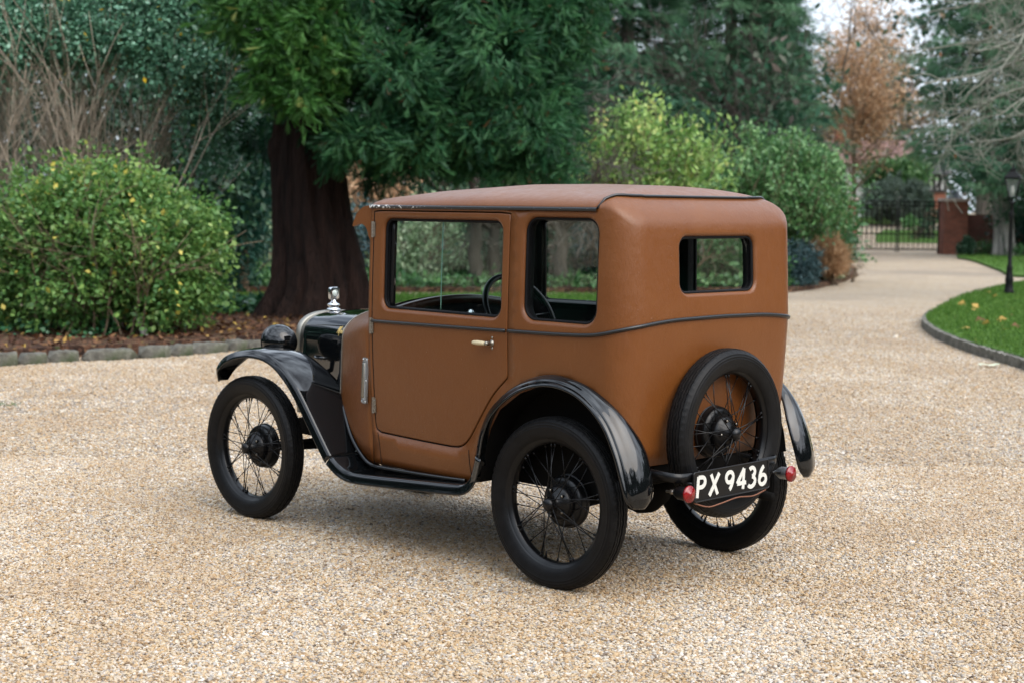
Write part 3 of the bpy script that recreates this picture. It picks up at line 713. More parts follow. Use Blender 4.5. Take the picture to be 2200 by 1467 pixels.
# dark blue-green yew right of the bush
b0 = base(520, 25.5)
T_ = thing('yew', 'dark blue-green pointed yew between the round bush and the redwood trunk', 'conifer', (b0[0], b0[1], 0))
rel(bush_foliage('crown', [(520, 430, 25.5, 62, 90, .9), (510, 510, 25.5, 66, 80, 1.), (545, 370, 25.6, 46, 90, .8), (500, 560, 25.4, 50, 50, .8)], 330, 16, .12, .16, .06, LM['yew'], None, .25, (NEEDLE, NEEDLE_F), .5), T_)
rel(tubes('trunk', [(np.array([b0, b0 + [0, 0, 1.2]]), np.array([.12, .1]))], M['bark_brown'], sides=8), T_)
for (bl, mt, lb, nm) in [([(510, 612, 29, 62, 40, .8), (460, 600, 29, 40, 36, .7)], 'hazel', 'low brownish-green shrub under the yew left of the redwood trunk', 'shrub'),
                         ([(575, 545, 31, 34, 80, .8), (560, 480, 31.5, 34, 60, .8)], 'pale', 'pale grey-green shrub showing just left of the redwood trunk', 'shrub'),
                         ([(785, 520, 30, 40, 70, .9), (765, 590, 30, 36, 50, .8)], 'blue', 'blue-green shrub showing between the redwood trunk and the windscreen', 'shrub'),
                         ([(820, 415, 34, 64, 50, 1.), (780, 390, 34.5, 50, 40, 1.)], 'orange', 'shrub with rusty orange autumn leaves under the redwood boughs', 'shrub')]:
    b0 = base(bl[0][0], bl[0][2]); T_ = thing(nm, lb, 'shrub', (b0[0], b0[1], 0))
    rel(bush_foliage('foliage', bl, 130, 12, .2, .12, .075, LM[mt], None, .1, shell=.4), T_)
    stems_from(b0, 7, 2.0 if bl[0][1] < 500 else .8, .03, .35, M['bark_brown'], 'stem', 3, 2, T_)

# the redwood: a flared trunk under drooping boughs
b0 = base(672, 19.6)
T_ = thing('redwood_tree', 'huge redwood with a thick dark red-brown trunk and drooping feathery boughs', 'tree', (b0[0], b0[1], 0))
crooked_trunk('trunk', 672, 19.6, [(664, 716, 152), (670, 690, 128), (682, 655, 112), (690, 600, 97), (682, 520, 86), (670, 440, 80), (662, 330, 76), (670, 240, 76), (675, 120, 72), (678, -60, 68), (680, -400, 60)], M['bark_red'], T_, amp=.045)
bq = MB().lathe([(0, -.26), (.07, -.23), (.13, -.14), (.16, -.02), (.15, .11), (.09, .20), (0, .25)], 18); bq.v = [tuple(np.array(p) * (1 + .10 * rng.normal(0, .5, 3)) + pt(604, 325, 19.5)) for p in bq.v]
rel(bq.build('burl', M['bark_red'], merge=1e-5), T_)
limbs = []
for (u0, v0, u1, v1, D1) in [(700, 40, 960, 60, 18.6), (690, 120, 850, 250, 18.4), (660, 60, 600, 120, 18.2), (700, -40, 1180, 80, 18.8), (700, 10, 1060, 40, 18.7)]:
    a, b = pt(u0, v0, 19.6), pt(u1, v1, D1); limbs.append((spline([a, .6 * a + .4 * b + UPV * .15, .3 * a + .7 * b + UPV * .1, b], 12), np.linspace(.12, .03, 12)))
rel(tubes('bough', limbs, M['bark_red'], sides=8), T_)
def boughs(blobs, n_tuft, per, length, width, mat, tb=0.0, droop=.35, shell=.62):
    """tufts of feathery sprays fanning out and down, their tips curling up"""
    C, D, t = [], [], []
    vol = np.array([b[3] * b[4] for b in blobs], float); vol /= vol.sum()
    for b, w in zip(blobs, vol):
        k = int(n_tuft * w) + 2
        d = norm(rng.normal(0, 1, (k, 3)) + .35 * (-DEP))
        r = rng.uniform(shell, 1.04, k)
        ax = np.stack([LAT * px(b[3], b[2]), DEP * b[5], UPV * px(b[4], b[2])])
        c = pt(b[0], b[1], b[2]) + (d * r[:, None]) @ ax
        o = norm(d @ (ax / np.linalg.norm(ax, axis=1)[:, None]) + np.array([0, 0, -droop]) + rng.normal(0, .35, (k, 3)))
        q = rng.integers(per // 2, per + per // 2, k); idx = np.repeat(np.arange(k), q)
        dd = norm(o[idx] + rng.normal(0, .42, (len(idx), 3)))
        cc = c[idx] + o[idx] * rng.uniform(-.10, .16, len(idx))[:, None] + rng.normal(0, .05, (len(idx), 3))
        C.append(cc); D.append(dd); tt = rng.beta(2, 2, k); t.append(.55 * tt[idx] + .4 * rng.random(len(idx)) + tb)
    C, D, t = np.vstack(C), np.vstack(D), np.concatenate(t); n = len(C)
    sz = rng.uniform(.6, 1.25, n)
    return leaves('crown', C, D, length * sz, width * sz, np.where(rng.random(n) < .012, 1, np.clip(t, 0, .93)), mat, None, (FROND, FROND_F), .8)
CB = [(790, 60, 18.6, 130, 130, .9), (900, 150, 18.4, 150, 120, 1.), (1030, 90, 18.5, 150, 140, 1.), (1150, 120, 18.8, 110, 150, 1.), (1190, 260, 18.9, 80, 110, .8), (1080, 260, 18.6, 130, 95, .9), (950, 270, 18.4, 140, 70, .8), (790, 270, 18.3, 95, 60, .6),
      (760, 335, 18.4, 75, 45, .5), (1120, 345, 18.9, 120, 42, .6), (880, -60, 18.8, 240, 120, 1.2), (1120, -50, 18.9, 190, 120, 1.2), (1215, 30, 19, 70, 120, .8), (980, 350, 19.2, 60, 40, .5), (870, 345, 18.8, 60, 30, .4)]
CB2 = []
for u, v, D, a, b, d in CB:
    for _ in range(7):
        th = rng.uniform(0, 6.28); q = rng.uniform(.2, .85); s = rng.uniform(.30, .50)
        CB2.append((u + a * q * math.cos(th), v + b * q * math.sin(th), D + rng.uniform(-.5, .5) * d, a * s, b * s * .9, d * s))
rel(boughs(CB2, 3800, 13, .16, .10, LM['cedar'], -.02, .6, .8), T_)
rel(boughs([(640, 110, 17.9, 85, 90, .5), (690, 60, 17.9, 60, 90, .5), (650, 200, 17.8, 55, 42, .35), (570, 170, 18.1, 40, 40, .3), (560, 30, 18.2, 110, 70, .5), (620, -40, 18.2, 130, 70, .6), (720, 110, 17.9, 34, 60, .3)], 620, 13, .17, .12, LM['cedar2'], -.03, .6), T_)
rel(boughs([(830, 180, 19.5, 240, 220, .8), (1080, 160, 19.7, 190, 210, .8), (560, 220, 20.5, 60, 120, .6)], 700, 12, .22, .15, LM['cedar'], -.28), T_)  # inner boughs tinted darker: shade deep in the crown put into the colour

# ------------------------------------------------------------------ beyond the path
def shrub(lb, blobs, n, per, spread, ln, wd, mat, cat='shrub', nm='shrub', stem=.8, shape=(LEAF, LEAF_F), shell=.45, tb=0.0, jit=.9, droop=.1, group=None, yellow=0):
    b0 = base(blobs[0][0], blobs[0][2]); T_ = thing(nm, lb, cat, (b0[0], b0[1], .05), group)
    rel(bush_foliage('foliage', blobs, n, per, spread, ln, wd, LM[mat], None, droop, shape, shell, .5, jit, tb, yellow), T_)
    if stem: stems_from(b0, 8, stem, .025, .4, M['bark_brown'], 'stem', 3, 2, T_)
    return T_
def sprays(lb, blobs, n, per, ln, mat, stem, bare=0):
    """a loose shrub of upright shoots"""
    b0 = base(blobs[0][0], blobs[0][2]); T_ = thing('shrub', lb, 'shrub', (b0[0], b0[1], .05))
    C, O, Tn = [], [], []
    L_ = []
    for (u, v, D, ru, rv, rd) in blobs:
        k = max(3, int(n * ru * rv / sum(b[3] * b[4] for b in blobs)))
        for _ in range(k):
            q = pt(u + rng.normal(0, .45) * ru, v + rng.uniform(-.6, 1) * rv, D + rng.normal(0, .5) * rd); d = norm(LAT * rng.normal(0, .4) + DEP * rng.normal(0, .3) + UPV)
            ln_ = px(rv, D) * rng.uniform(.3, .75)
            L_.append((np.array([q, q + d * ln_ * .5 + rng.normal(0, .02, 3), q + d * ln_]), np.array([.008, .006, .003])))
            t = rng.random(per); C.append(q + d * ln_ * t[:, None] + rng.normal(0, ln * .9, (per, 3))); O.append(np.tile(d, (per, 1)) + rng.normal(0, .9, (per, 3))); Tn.append(.5 * rng.random() + .5 * rng.random(per))
    C, O, Tn = np.vstack(C), np.vstack(O), np.concatenate(Tn)
    rel(leaves('foliage', C, O, ln * rng.uniform(.6, 1.3, len(C)), ln * .55, Tn, LM[mat]), T_)
    kind(rel(tubes('shoots', L_, M['bark_brown'], sides=4), T_), 'stuff')
    stems_from(b0, 9, stem, .03, .35, M['bark_brown'], 'stem', 3, 2, T_)
    return T_
sprays('loose yellow-green shrub rising behind the car roof', [(1400, 330, 28, 130, 80, 1.1), (1320, 330, 28.2, 70, 70, .9), (1370, 270, 28, 55, 60, .7), (1480, 350, 28, 60, 60, .8), (1300, 380, 27.8, 80, 50, .8), (1420, 420, 28, 150, 60, 1.)], 330, 16, .12, 'lime', 1.5)
sprays('broad fresh green shrub behind the back of the car', [(1660, 400, 31, 110, 85, 1.3), (1740, 420, 31, 75, 90, 1.1), (1600, 420, 31, 90, 70, 1.2), (1690, 330, 31, 80, 40, .8), (1625, 300, 31, 34, 30, .5), (1560, 400, 31, 80, 50, 1.), (1760, 360, 31, 50, 40, .7), (1660, 450, 30.8, 130, 70, 1.2), (1760, 440, 30.8, 60, 90, 1.)], 760, 22, .105, 'green', 1.6)
shrub('darker leafy shrub growing left of the left gate pillar', [(1740, 490, 33, 75, 60, 1.2), (1790, 450, 33.5, 40, 46, .8), (1700, 500, 32.5, 50, 60, .9)], 260, 14, .16, .14, .07, 'green', stem=1.0, tb=-.25)
sprays('light variegated shrub seen through the car door window', [(900, 560, 29, 75, 85, 1.1), (960, 590, 29, 85, 60, 1.), (860, 600, 29, 60, 50, .8), (930, 490, 29.5, 60, 60, .8), (900, 615, 28.6, 120, 30, .8)], 420, 20, .11, 'pale', 1.2)
shrub('blue-green conifer seen through the rear quarter window', [(1270, 520, 30, 50, 70, .8), (1290, 570, 30, 50, 50, .7), (1255, 600, 29.8, 40, 30, .6), (1330, 540, 30, 50, 70, .8)], 300, 14, .12, .12, .05, 'blue', 'conifer', 'conifer', 1.4, (NEEDLE, NEEDLE_F))
shrub('mixed dark shrub seen through the middle of the car windows', [(1060, 575, 29.5, 120, 70, 1.2), (1160, 590, 29.5, 120, 45, 1.2), (1010, 480, 35, 90, 60, 1.), (1180, 470, 37, 100, 60, 1.)], 560, 15, .18, .15, .09, 'wood', stem=2.0)
shrub('green shrub seen through the small rear window', [(1560, 540, 29.5, 80, 60, .9), (1620, 580, 29, 60, 40, .7), (1500, 570, 29.5, 70, 50, .8)], 240, 14, .14, .12, .06, 'green', stem=1.0, tb=-.1)
def bare_tree(lb, u, D, h, r, mat, kids=4, lvl=4, sp=.5, lean=(0, 0), g_=.0, forks=3, cat='tree', wob=.12):
    b0 = base(u, D); T_ = thing('bare_tree', lb, cat, (b0[0], b0[1], 0))
    L_ = []
    P = np.array([b0 + UPV * h * t * .35 + (LAT * lean[0] + DEP * lean[1]) * t for t in np.linspace(0, 1, 8)]); P[1:] += rng.normal(0, .02, (7, 3))
    L_.append((P, np.linspace(r * 1.25, r * .8, 8)))
    for _ in range(forks):
        K_ = []
        limb(P[rng.integers(4, 8)], UPV + LAT * rng.normal(0, .5) + DEP * rng.normal(0, .4), h * .5, r * .55, lvl - 1, K_, g_, sp, kids, wob, .006, .4, .66)
        rel(tubes('branch', K_, mat), T_)
    rel(tubes('trunk', L_, mat, sides=9), T_); return T_
bare_tree('dark slim tree with two trunks seen through the car door window', 1022, 27.6, 4.2, .11, M['bark_dark'], forks=4)
bare_tree('second slim dark trunk seen through the right half of the door window', 1058, 27.8, 4.0, .10, M['bark_dark'], forks=4)
bare_tree('bare twisted grey tree seen through the rear quarter window', 1205, 28, 3.4, .11, M['bark_grey'], forks=5, sp=.8, kids=5)

# conifers and the wood behind
def conifer(lb, u, D, vt, vb, r, half, mat, n_tier=30, per=46, ln=.5, tb=0.0, droop=.45, nm='spruce_tree', trunk=M['bark_grey'], sides=(0, 6.28), g=None, vfoot=None):
    """whorls of drooping boughs up a straight trunk: vt top pixel, vb lowest bough, half its widest reach in px"""
    b0 = base(u, D); zt, zb = pt(u, vt, D)[2], pt(u, vb, D)[2]
    T_ = thing(nm, lb, 'tree', (b0[0], b0[1], 0), g)
    rel(tubes('trunk', [(np.array([b0 + UPV * z for z in np.linspace(0, zt, 8)]), np.linspace(r, r * .15, 8))], trunk, sides=12), T_)
    C, Dd, t, L_ = [], [], [], []
    for k in range(n_tier):
        f = (k + rng.random() * .6) / n_tier; z = zb + (zt - zb) * f
        reach = px(half, D) * (1 - f) ** .75 + .3
        for a in np.linspace(0, 2 * np.pi, 9, endpoint=False) + rng.uniform(0, 6):
            if rng.random() < .14: continue
            rr = reach * rng.uniform(.6, 1.12); n = 7
            s = np.linspace(0, 1, n); dirv = np.array([math.cos(a), math.sin(a), 0])
            P = b0 + UPV * z + s[:, None] * dirv * rr + UPV * ((.12 * s - droop * s ** 1.6 + .16 * s ** 4) * rr)[:, None]
            L_.append((P, np.linspace(.035, .008, n)))
            q = per; s2 = rng.uniform(.12, 1.0, q) ** .8
            Q = np.stack([np.interp(s2, s, P[:, i]) for i in range(3)], -1)
            side = np.cross(dirv, UPV); o = rng.normal(0, .18, q) * rr * (1.15 - s2)
            C.append(Q + o[:, None] * side + rng.normal(0, .05, (q, 3)) - UPV * abs(o)[:, None] * .35); Dd.append(dirv * .7 + np.sign(o)[:, None] * side * .55 - UPV * rng.uniform(.2, .9, q)[:, None] + rng.normal(0, .25, (q, 3)))
            t.append(np.clip(.5 * rng.random() + .25 * rng.random(q) + .3 * s2 + tb, 0, 1))
    C, Dd, t = np.vstack(C), np.vstack(Dd), np.concatenate(t)
    rel(leaves('crown', C, Dd, ln * rng.uniform(.6, 1.3, len(C)), ln * .5, t, LM[mat], None, (FROND3, FROND3_F), .5), T_)
    rel(tubes('branch', L_, M['bark_dark'], sides=4), T_)
    return T_
conifer('tall dark spruce with a grey trunk behind the yellow-green shrub', 1340, 46, -560, 400, .30, 210, 'spruce', 34, 100, .5)
conifer('dark spruce with drooping boughs standing right of the grey-trunked spruce', 1560, 49, -520, 330, .30, 230, 'spruce', 34, 100, .5, .0)
conifer('smaller dark spruce just left of the strip of open sky', 1650, 54, -60, 330, .22, 110, 'spruce', 22, 80, .5, -.05)
conifer('dark cedar overhanging the right gate pillar and brick wall', 2110, 68, -640, 330, .35, 190, 'spruce', 34, 90, .6, .0, .30, 'cedar_tree')
conifer('big dark cedar behind the lamp post at the right edge', 2310, 50, -700, 400, .34, 260, 'spruce', 36, 96, .5, .05, .32, 'cedar_tree')
conifer('dark cedar behind the redwood boughs left of centre', 1130, 52, -500, 470, .3, 260, 'spruce', 28, 80, .6, -.05)
# orange tree beyond the gate
def leafy_tree(lb, u, D, blobs, n, per, spread, ln, mat, r=.2, nm='tree', tb=0.0, lvl=4, shell=.1):
    b0 = base(u, D); T_ = thing(nm, lb, 'tree', (b0[0], b0[1], 0))
    top = pt(blobs[0][0], blobs[0][1], D)[2]
    L_ = []; limb(b0, UPV, top * .8, r, 0, L_, 0, .5, 0, .02, .01, .5)
    for _ in range(14):
        K_ = []; z = rng.uniform(.25, .8) * top; limb(b0 + UPV * z, UPV * .9 + LAT * rng.normal(0, .6) + DEP * rng.normal(0, .6), top * .4, r * .35, lvl - 2, K_, 0, .5, 4, .12, .01)
        rel(tubes('branch', K_, M['bark_brown'], sides=4), T_)
    rel(tubes('trunk', L_, M['bark_brown'], sides=10), T_)
    rel(bush_foliage('crown', blobs, n, per, spread, ln, ln * .6, LM[mat], None, .1, shell=shell, tbias=tb), T_)
    return T_
leafy_tree('thin tree with pale orange autumn leaves beyond the gate', 1832, 74, [(1840, 200, 74, 80, 150, 2.), (1830, 270, 74, 85, 50, 2.), (1800, 130, 74, 50, 80, 1.5), (1880, 240, 74, 60, 120, 1.5)], 620, 14, .40, .17, 'orange', .14, 'autumn_tree')
leafy_tree('hazy orange-brown tree farther back left of the pale orange tree', 1880, 95, [(1885, 120, 95, 70, 120, 2.), (1930, 200, 95, 55, 130, 2.), (1860, 40, 95, 60, 60, 2.)], 460, 14, .5, .2, 'orange', .16, 'autumn_tree', .1)
leafy_tree('small orange tree glimpsed between the redwood boughs and the spruce', 1285, 66, [(1290, 110, 66, 45, 130, 2.), (1275, 200, 66, 50, 90, 2.)], 260, 14, .4, .18, 'orange', .14, 'autumn_tree', -.1)
for (u, D, h, lb) in [(1745, 70, 13, 'bare tree against the strip of open sky'), (1905, 84, 15, 'bare tree behind the orange tree beyond the gate'), (1690, 64, 10, 'bare grey-twigged tree right of the spruces'), (1270, 60, 11, 'bare tree standing between redwood and spruce'), (1650, 40, 6.0, 'small bare purple-brown tree behind the fresh green shrub'), (1500, 40, 5.5, 'small bare tree behind the yellow-green shrub')]:
    bare_tree(lb, u, D, h, .07 if D < 50 else .11, M['bark_dark' if D < 50 else 'bark_grey'], 4, 4, .45)
# lichen-grey branches reaching in from the tree on the right
b0 = base(2420, 27)
T_ = thing('bare_tree', 'leafless tree whose lichen-grey twisting branches reach in from the right edge', 'tree', (b0[0], b0[1], 0))
rel(tubes('trunk', [(spline([b0, pt(2420, 500, 27), pt(2400, 300, 27), pt(2380, 0, 27), pt(2370, -200, 27)], 14), np.linspace(.22, .12, 14))], M['bark_lichen'], sides=10), T_)
L_ = []
for (u0, v0, u1, v1) in [(2400, 160, 2030, 270), (2400, 100, 1990, 180), (2390, 20, 1960, 110), (2390, -60, 1990, 30), (2400, 230, 2080, 310), (2380, -120, 2060, -40), (2400, 150, 2100, 110), (2395, 60, 2080, 200), (2385, -40, 2150, 150), (2400, 180, 2160, 240)]:
    a, b = pt(u0, v0, 27), pt(u1, v1, 26 + rng.normal(0, .8))
    P = spline([a, a * .7 + b * .3 + UPV * rng.uniform(0, .35), a * .35 + b * .65 + UPV * rng.uniform(-.1, .3), b], 14); P[1:-1] += rng.normal(0, .03, (12, 3))
    L_.append((P, np.linspace(.045, .012, 14)))
    for _ in range(13):
        i = rng.integers(3, 14); d = norm(P[i] - P[i - 1]) + rng.normal(0, .55, 3) + np.array([0, 0, -.12])
        limb(P[i], d, rng.uniform(.35, .85), .013, 2, L_, -.012, .6, 3, .20, .0045, .4, .7)
rel(tubes('branch', L_, M['bark_lichen'], sides=4), T_)
C = np.array([pt(u, v, 26) for u, v in [(2130, 55), (2020, 112), (2040, 168), (2053, 330), (1985, 250)]])
rel(leaves('withered_leaf', np.repeat(C, 2, 0), rng.normal(0, .3, (10, 3)) - UPV, .09, .05, np.full(10, .85), LM['litter']), T_)
# pale trunk by the wall, clipped cone, dark understorey
b0 = base(2158, 51)
T_ = thing('pale_tree', 'tree with a pale fluted trunk in front of the brick wall', 'tree', (b0[0], b0[1], 0))
crooked_trunk('trunk', 2158, 51, [(2158, 572, 34), (2158, 555, 26), (2156, 520, 20), (2154, 470, 19), (2150, 400, 18), (2148, 300, 16)], M['bark_pale'], T_, amp=.10)
rel(bush_foliage('crown', [(2160, 360, 51, 90, 60, 2.), (2210, 420, 50, 60, 60, 2.), (2130, 330, 52, 90, 50, 2.)], 190, 13, .3, .3, .12, LM['spruce'], None, .3, (NEEDLE, NEEDLE_F), .3), T_)
shrub('small clipped cone of dark green topiary beside the right gate pillar', [(2079, 541, 51, 21, 18, .3), (2079, 530, 51, 16, 16, .24), (2079, 519, 51, 9, 11, .13)], 300, 18, .025, .06, .05, 'box', 'topiary', 'topiary', .3, shell=.7)
shrub('low dark shrub at the foot of the brick wall', [(2120, 540, 51.5, 22, 18, .4), (2190, 545, 50, 20, 20, .4)], 70, 12, .08, .1, .06, 'green', stem=.4, tb=-.15)
shrub('dark laurel mass behind the lamp post', [(2190, 500, 53, 60, 50, 1.), (2250, 480, 52, 70, 90, 1.2), (2300, 540, 44, 80, 60, 1.2)], 260, 12, .2, .2, .1, 'yew', stem=1.2, tb=-.1)
# along the bed left of the gate
shrub('spreading blue-grey conifer at the edge of the drive behind the car', [(1715, 560, 29.5, 42, 42, .6), (1735, 580, 29.3, 28, 34, .5), (1690, 585, 29.4, 40, 40, .5), (1710, 612, 29, 40, 16, .4)], 260, 14, .07, .12, .045, 'blue', 'conifer', 'conifer', .4, (NEEDLE, NEEDLE_F))
def tuft(lb, u, v, D, ru, rv, n, mat):
    b0 = base(u, D, .06); T_ = thing('ornamental_grass', lb, 'grass clump', (b0[0], b0[1], .06))
    a = rng.uniform(0, 6.28, n); s = np.sqrt(rng.random(n))
    d = np.stack([np.cos(a) * s * .75, np.sin(a) * s * .75, np.ones(n)], -1)
    h = px(rv, D) * rng.uniform(.75, 1.1, n) * (1 - .15 * s)
    rel(leaves('blade', b0 + d * np.array([.3, .3, 0]) * px(ru, D), d, h, .03, rng.beta(2.5, 2, n), LM[mat], upbias=0), T_)
shrub('rounded clump of orange-brown grass beside the blue-grey conifer', [(1776, 552, 31, 36, 30, .5), (1778, 570, 31, 32, 18, .45)], 420, 16, .05, .17, .018, 'orange', 'grass clump', 'ornamental_grass', .2, shell=.5, jit=.5, droop=-.6)
shrub('low mound of pale variegated leaves at the point of the bed', [(1784, 587, 32, 26, 13, .3), (1768, 592, 31.8, 18, 10, .25)], 90, 14, .04, .07, .05, 'pale', stem=.2)
shrub('glossy round green shrub in front of the left gate pillar', [(1812, 525, 37, 24, 24, .4), (1818, 540, 37, 18, 16, .35)], 110, 14, .06, .1, .06, 'box', stem=.4, tb=.25)
shrub('small dark green shrub right of the orange grass', [(1808, 568, 32.5, 13, 22, .25)], 50, 14, .05, .07, .04, 'box', stem=.3)
o = cover_at('ground_cover', 1832, 573, 120, .25, .12, '', 'green', .08); kind(o, 'stuff'); o['label'] = 'low bright green leaves at the tip of the bed near the gate'

q = scatter([p for p in G2([(1690, 628), (1755, 619), (1500, 606), (900, 606), (-200, 600), (-250, 622), (300, 627), (900, 629), (1300, 630)])], 16000)
o = leaves('ground_cover', np.c_[q, rng.uniform(.08, .26, len(q))], rng.normal(0, 1, (len(q), 3)), .13 * rng.uniform(.5, 1.3, len(q)), .08, rng.beta(2, 3, len(q)), LM['green']); kind(o, 'stuff'); o['label'] = 'low green planting along the front of the far bed'  # bed_cover
# ------------------------------------------------------------------ gate, pillars, walls
def block(name, u0, u1, D, h, dep, mats, lb, cat, cap=True, group=None, mk=None):
    a, b = base(u0, D), base(u1, D); c = (a + b) / 2; w = np.linalg.norm(b - a)
    rz = math.atan2(LAT[1], LAT[0])
    T_ = tag(empty(name, (c[0], c[1], 0), rz), lb, cat, group)
    MB().box((0, 0, h / 2 - .05), (w, dep, h + .1)).build('brickwork', mats[0], T_, False)
    if cap:
        m = MB().box((0, 0, h + .05), (w + .10, dep + .10, .10)); m.build('coping', mats[1], T_, False, bevel=.012)
        MB().box((0, 0, .10), (w + .05, dep + .05, .30)).build('plinth', mats[0], T_, False)
    return T_
GD = 54
h_p = pt(2045, 434, GD)[2]
block('gate_pillar', 2021, 2070, GD, h_p, .75, (M['brick'], M['cap']), 'red brick pillar with a flat stone cap right of the gate', 'pillar')
block('gate_pillar', 1786, 1834, GD, h_p, .75, (M['brick'], M['cap']), 'red brick pillar left of the gate, half hidden by leaves', 'pillar')
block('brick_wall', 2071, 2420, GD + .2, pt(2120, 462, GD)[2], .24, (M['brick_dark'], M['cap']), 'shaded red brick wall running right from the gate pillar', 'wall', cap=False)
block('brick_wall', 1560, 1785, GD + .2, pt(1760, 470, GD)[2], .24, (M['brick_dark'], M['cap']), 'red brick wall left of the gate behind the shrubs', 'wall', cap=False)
ga, gb = base(1836, GD), base(2019, GD); gw = np.linalg.norm(gb - ga); gh = pt(1930, 432, GD)[2]
gate = tag(empty('iron_gate', tuple(ga), math.atan2(LAT[1], LAT[0])), 'closed double gate of black iron bars between the brick pillars', 'gate')
bar_me = None
for s in range(2):
    x0 = .05 + s * (gw / 2 - .02); x1 = x0 + gw / 2 - .10
    m = MB()
    for z in (.14, .66, gh - .16, gh - .03): m.box(((x0 + x1) / 2, 0, z), (x1 - x0, .03, .045))
    for x in (x0, x1): m.box((x, 0, gh / 2 + .03), (.05, .045, gh - .06))
    leaf = m.build('gate_leaf', M['iron'], gate, False)
    for x in np.linspace(x0, x1, 9)[1:-1]:
        if bar_me is None:
            bm_ = MB().tube([(0, 0, .12), (0, 0, gh - .06), (0, 0, gh + .03)], [.021, .021, .004], 6); o = bm_.build('bar', M['iron'], leaf); bar_me = o.data
        else:
            o = bpy.data.objects.new('bar', bar_me); COL.objects.link(o); o.parent = leaf
        o.location = (x, 0, 0)
    for x in np.linspace(x0, x1, 17)[1:-1:2]:
        o = MB().tube([(x, .0, .12), (x, 0, .66)], .013, 5).build('dog_bar', M['iron'], leaf)
# pier ornament
c = pt(2040, 432, GD); o = MB().lathe([(.0, .0), (.24, .0), (.24, .06), (.14, .10), (.18, .20), (.12, .27), (.0, .29)], 16).build('planter', M['lead'])
o.location = (base(2046, GD)[0], base(2046, GD)[1], h_p + .09); tag(o, 'dark squat ornament standing on the right gate pillar', 'ornament')

# beyond the gate: the lane climbs a little
LZ = lambda d: max(0, (d - 57) * .049)
def lane(name, pts, lift, mat):
    m = MB(); a = np.array([base(u, d, 0) + UPV * (LZ(d) + lift) for u, d in pts]); k = len(a) // 2
    m.add(a, [(i, i + 1, len(a) - 2 - i, len(a) - 1 - i) for i in range(k - 1)]); return kind(m.build(name, mat, smooth=False), 'structure')
lane('lane', [(1560, 57), (1560, 70), (1560, 84), (2300, 84), (2300, 70), (2300, 57)], .01, M['ground'])
lane('roadside_lawn', [(1880, 61), (1880, 66), (1900, 69), (2060, 69), (2070, 66), (2050, 61)], .02, M['grass'])
lane('roadside_lawn', [(1780, 72), (1790, 78), (1800, 84), (2080, 84), (2080, 78), (2080, 75)], .02, M['grass'])
shrub('big clipped oval hedge seen over the gate', [(1925, 430, 72, 66, 38, 1.4), (1885, 438, 72, 30, 30, 1.1), (1965, 432, 72, 30, 36, 1.1)], 700, 22, .06, .13, .09, 'privet', 'hedge', 'clipped_hedge', 1.2, shell=.9, tb=.4)
shrub('brown and green shrub behind the right half of the gate', [(1982, 500, 64, 26, 22, .5), (2002, 462, 66, 20, 30, .5)], 100, 12, .07, .14, .08, 'wood', stem=.6)
shrub('bright green clump behind the middle of the gate', [(1955, 478, 63, 16, 12, .3)], 40, 10, .05, .12, .06, 'green', stem=.4)
shrub('dark laurel thicket behind the clipped hedge', [(1915, 370, 76, 52, 26, 1.6), (1958, 375, 76, 38, 30, 1.6), (1885, 392, 76, 26, 18, 1.2)], 420, 13, .22, .22, .13, 'green', stem=2.0, tb=.05)
rzh = math.atan2(LAT[1], LAT[0])
def house():
    a, b = base(1776, 79), base(1962, 79); c = (a + b) / 2; w = np.linalg.norm(b - a)
    T_ = tag(empty('house', (c[0], c[1], 0), rzh), 'white rendered house with a pinkish tiled roof among the trees beyond the gate', 'house')
    hz = pt(1850, 350, 79)[2]; ht = pt(1900, 298, 79)[2]
    MB().box((0, 3, hz / 2), (w, 6, hz)).build('wall', M['render_white'], T_, False)
    MB().add([(-w / 2 - .3, -.4, hz - .05), (w / 2 + .3, -.4, hz - .05), (w / 2 + .3, 3, ht), (-w / 2 - .3, 3, ht), (-w / 2 - .3, 6.4, hz - .05), (w / 2 + .3, 6.4, hz - .05)],
             [(0, 1, 2, 3), (3, 2, 5, 4), (0, 3, 4), (1, 5, 2), (0, 4, 5, 1)]).build('roof', M['tile'], T_, False)
    for x, z in [(-1.7, hz - 1.0), (.2, hz - 1.0), (-1.6, 1.3), (.4, 1.3)]:
        f = MB().box((x, -.03, z), (1.0, .10, 1.1)).build('window', M['render_white'], T_, False)
        MB().box((x, -.09, z), (.84, .04, .94)).build('pane', flat('dark_pane', (.03, .035, .04), .1), f, False)
    MB().box((-w * .22, 3, ht + .3), (.6, .6, 1.3)).build('chimney', M['brick'], T_, False)
house()
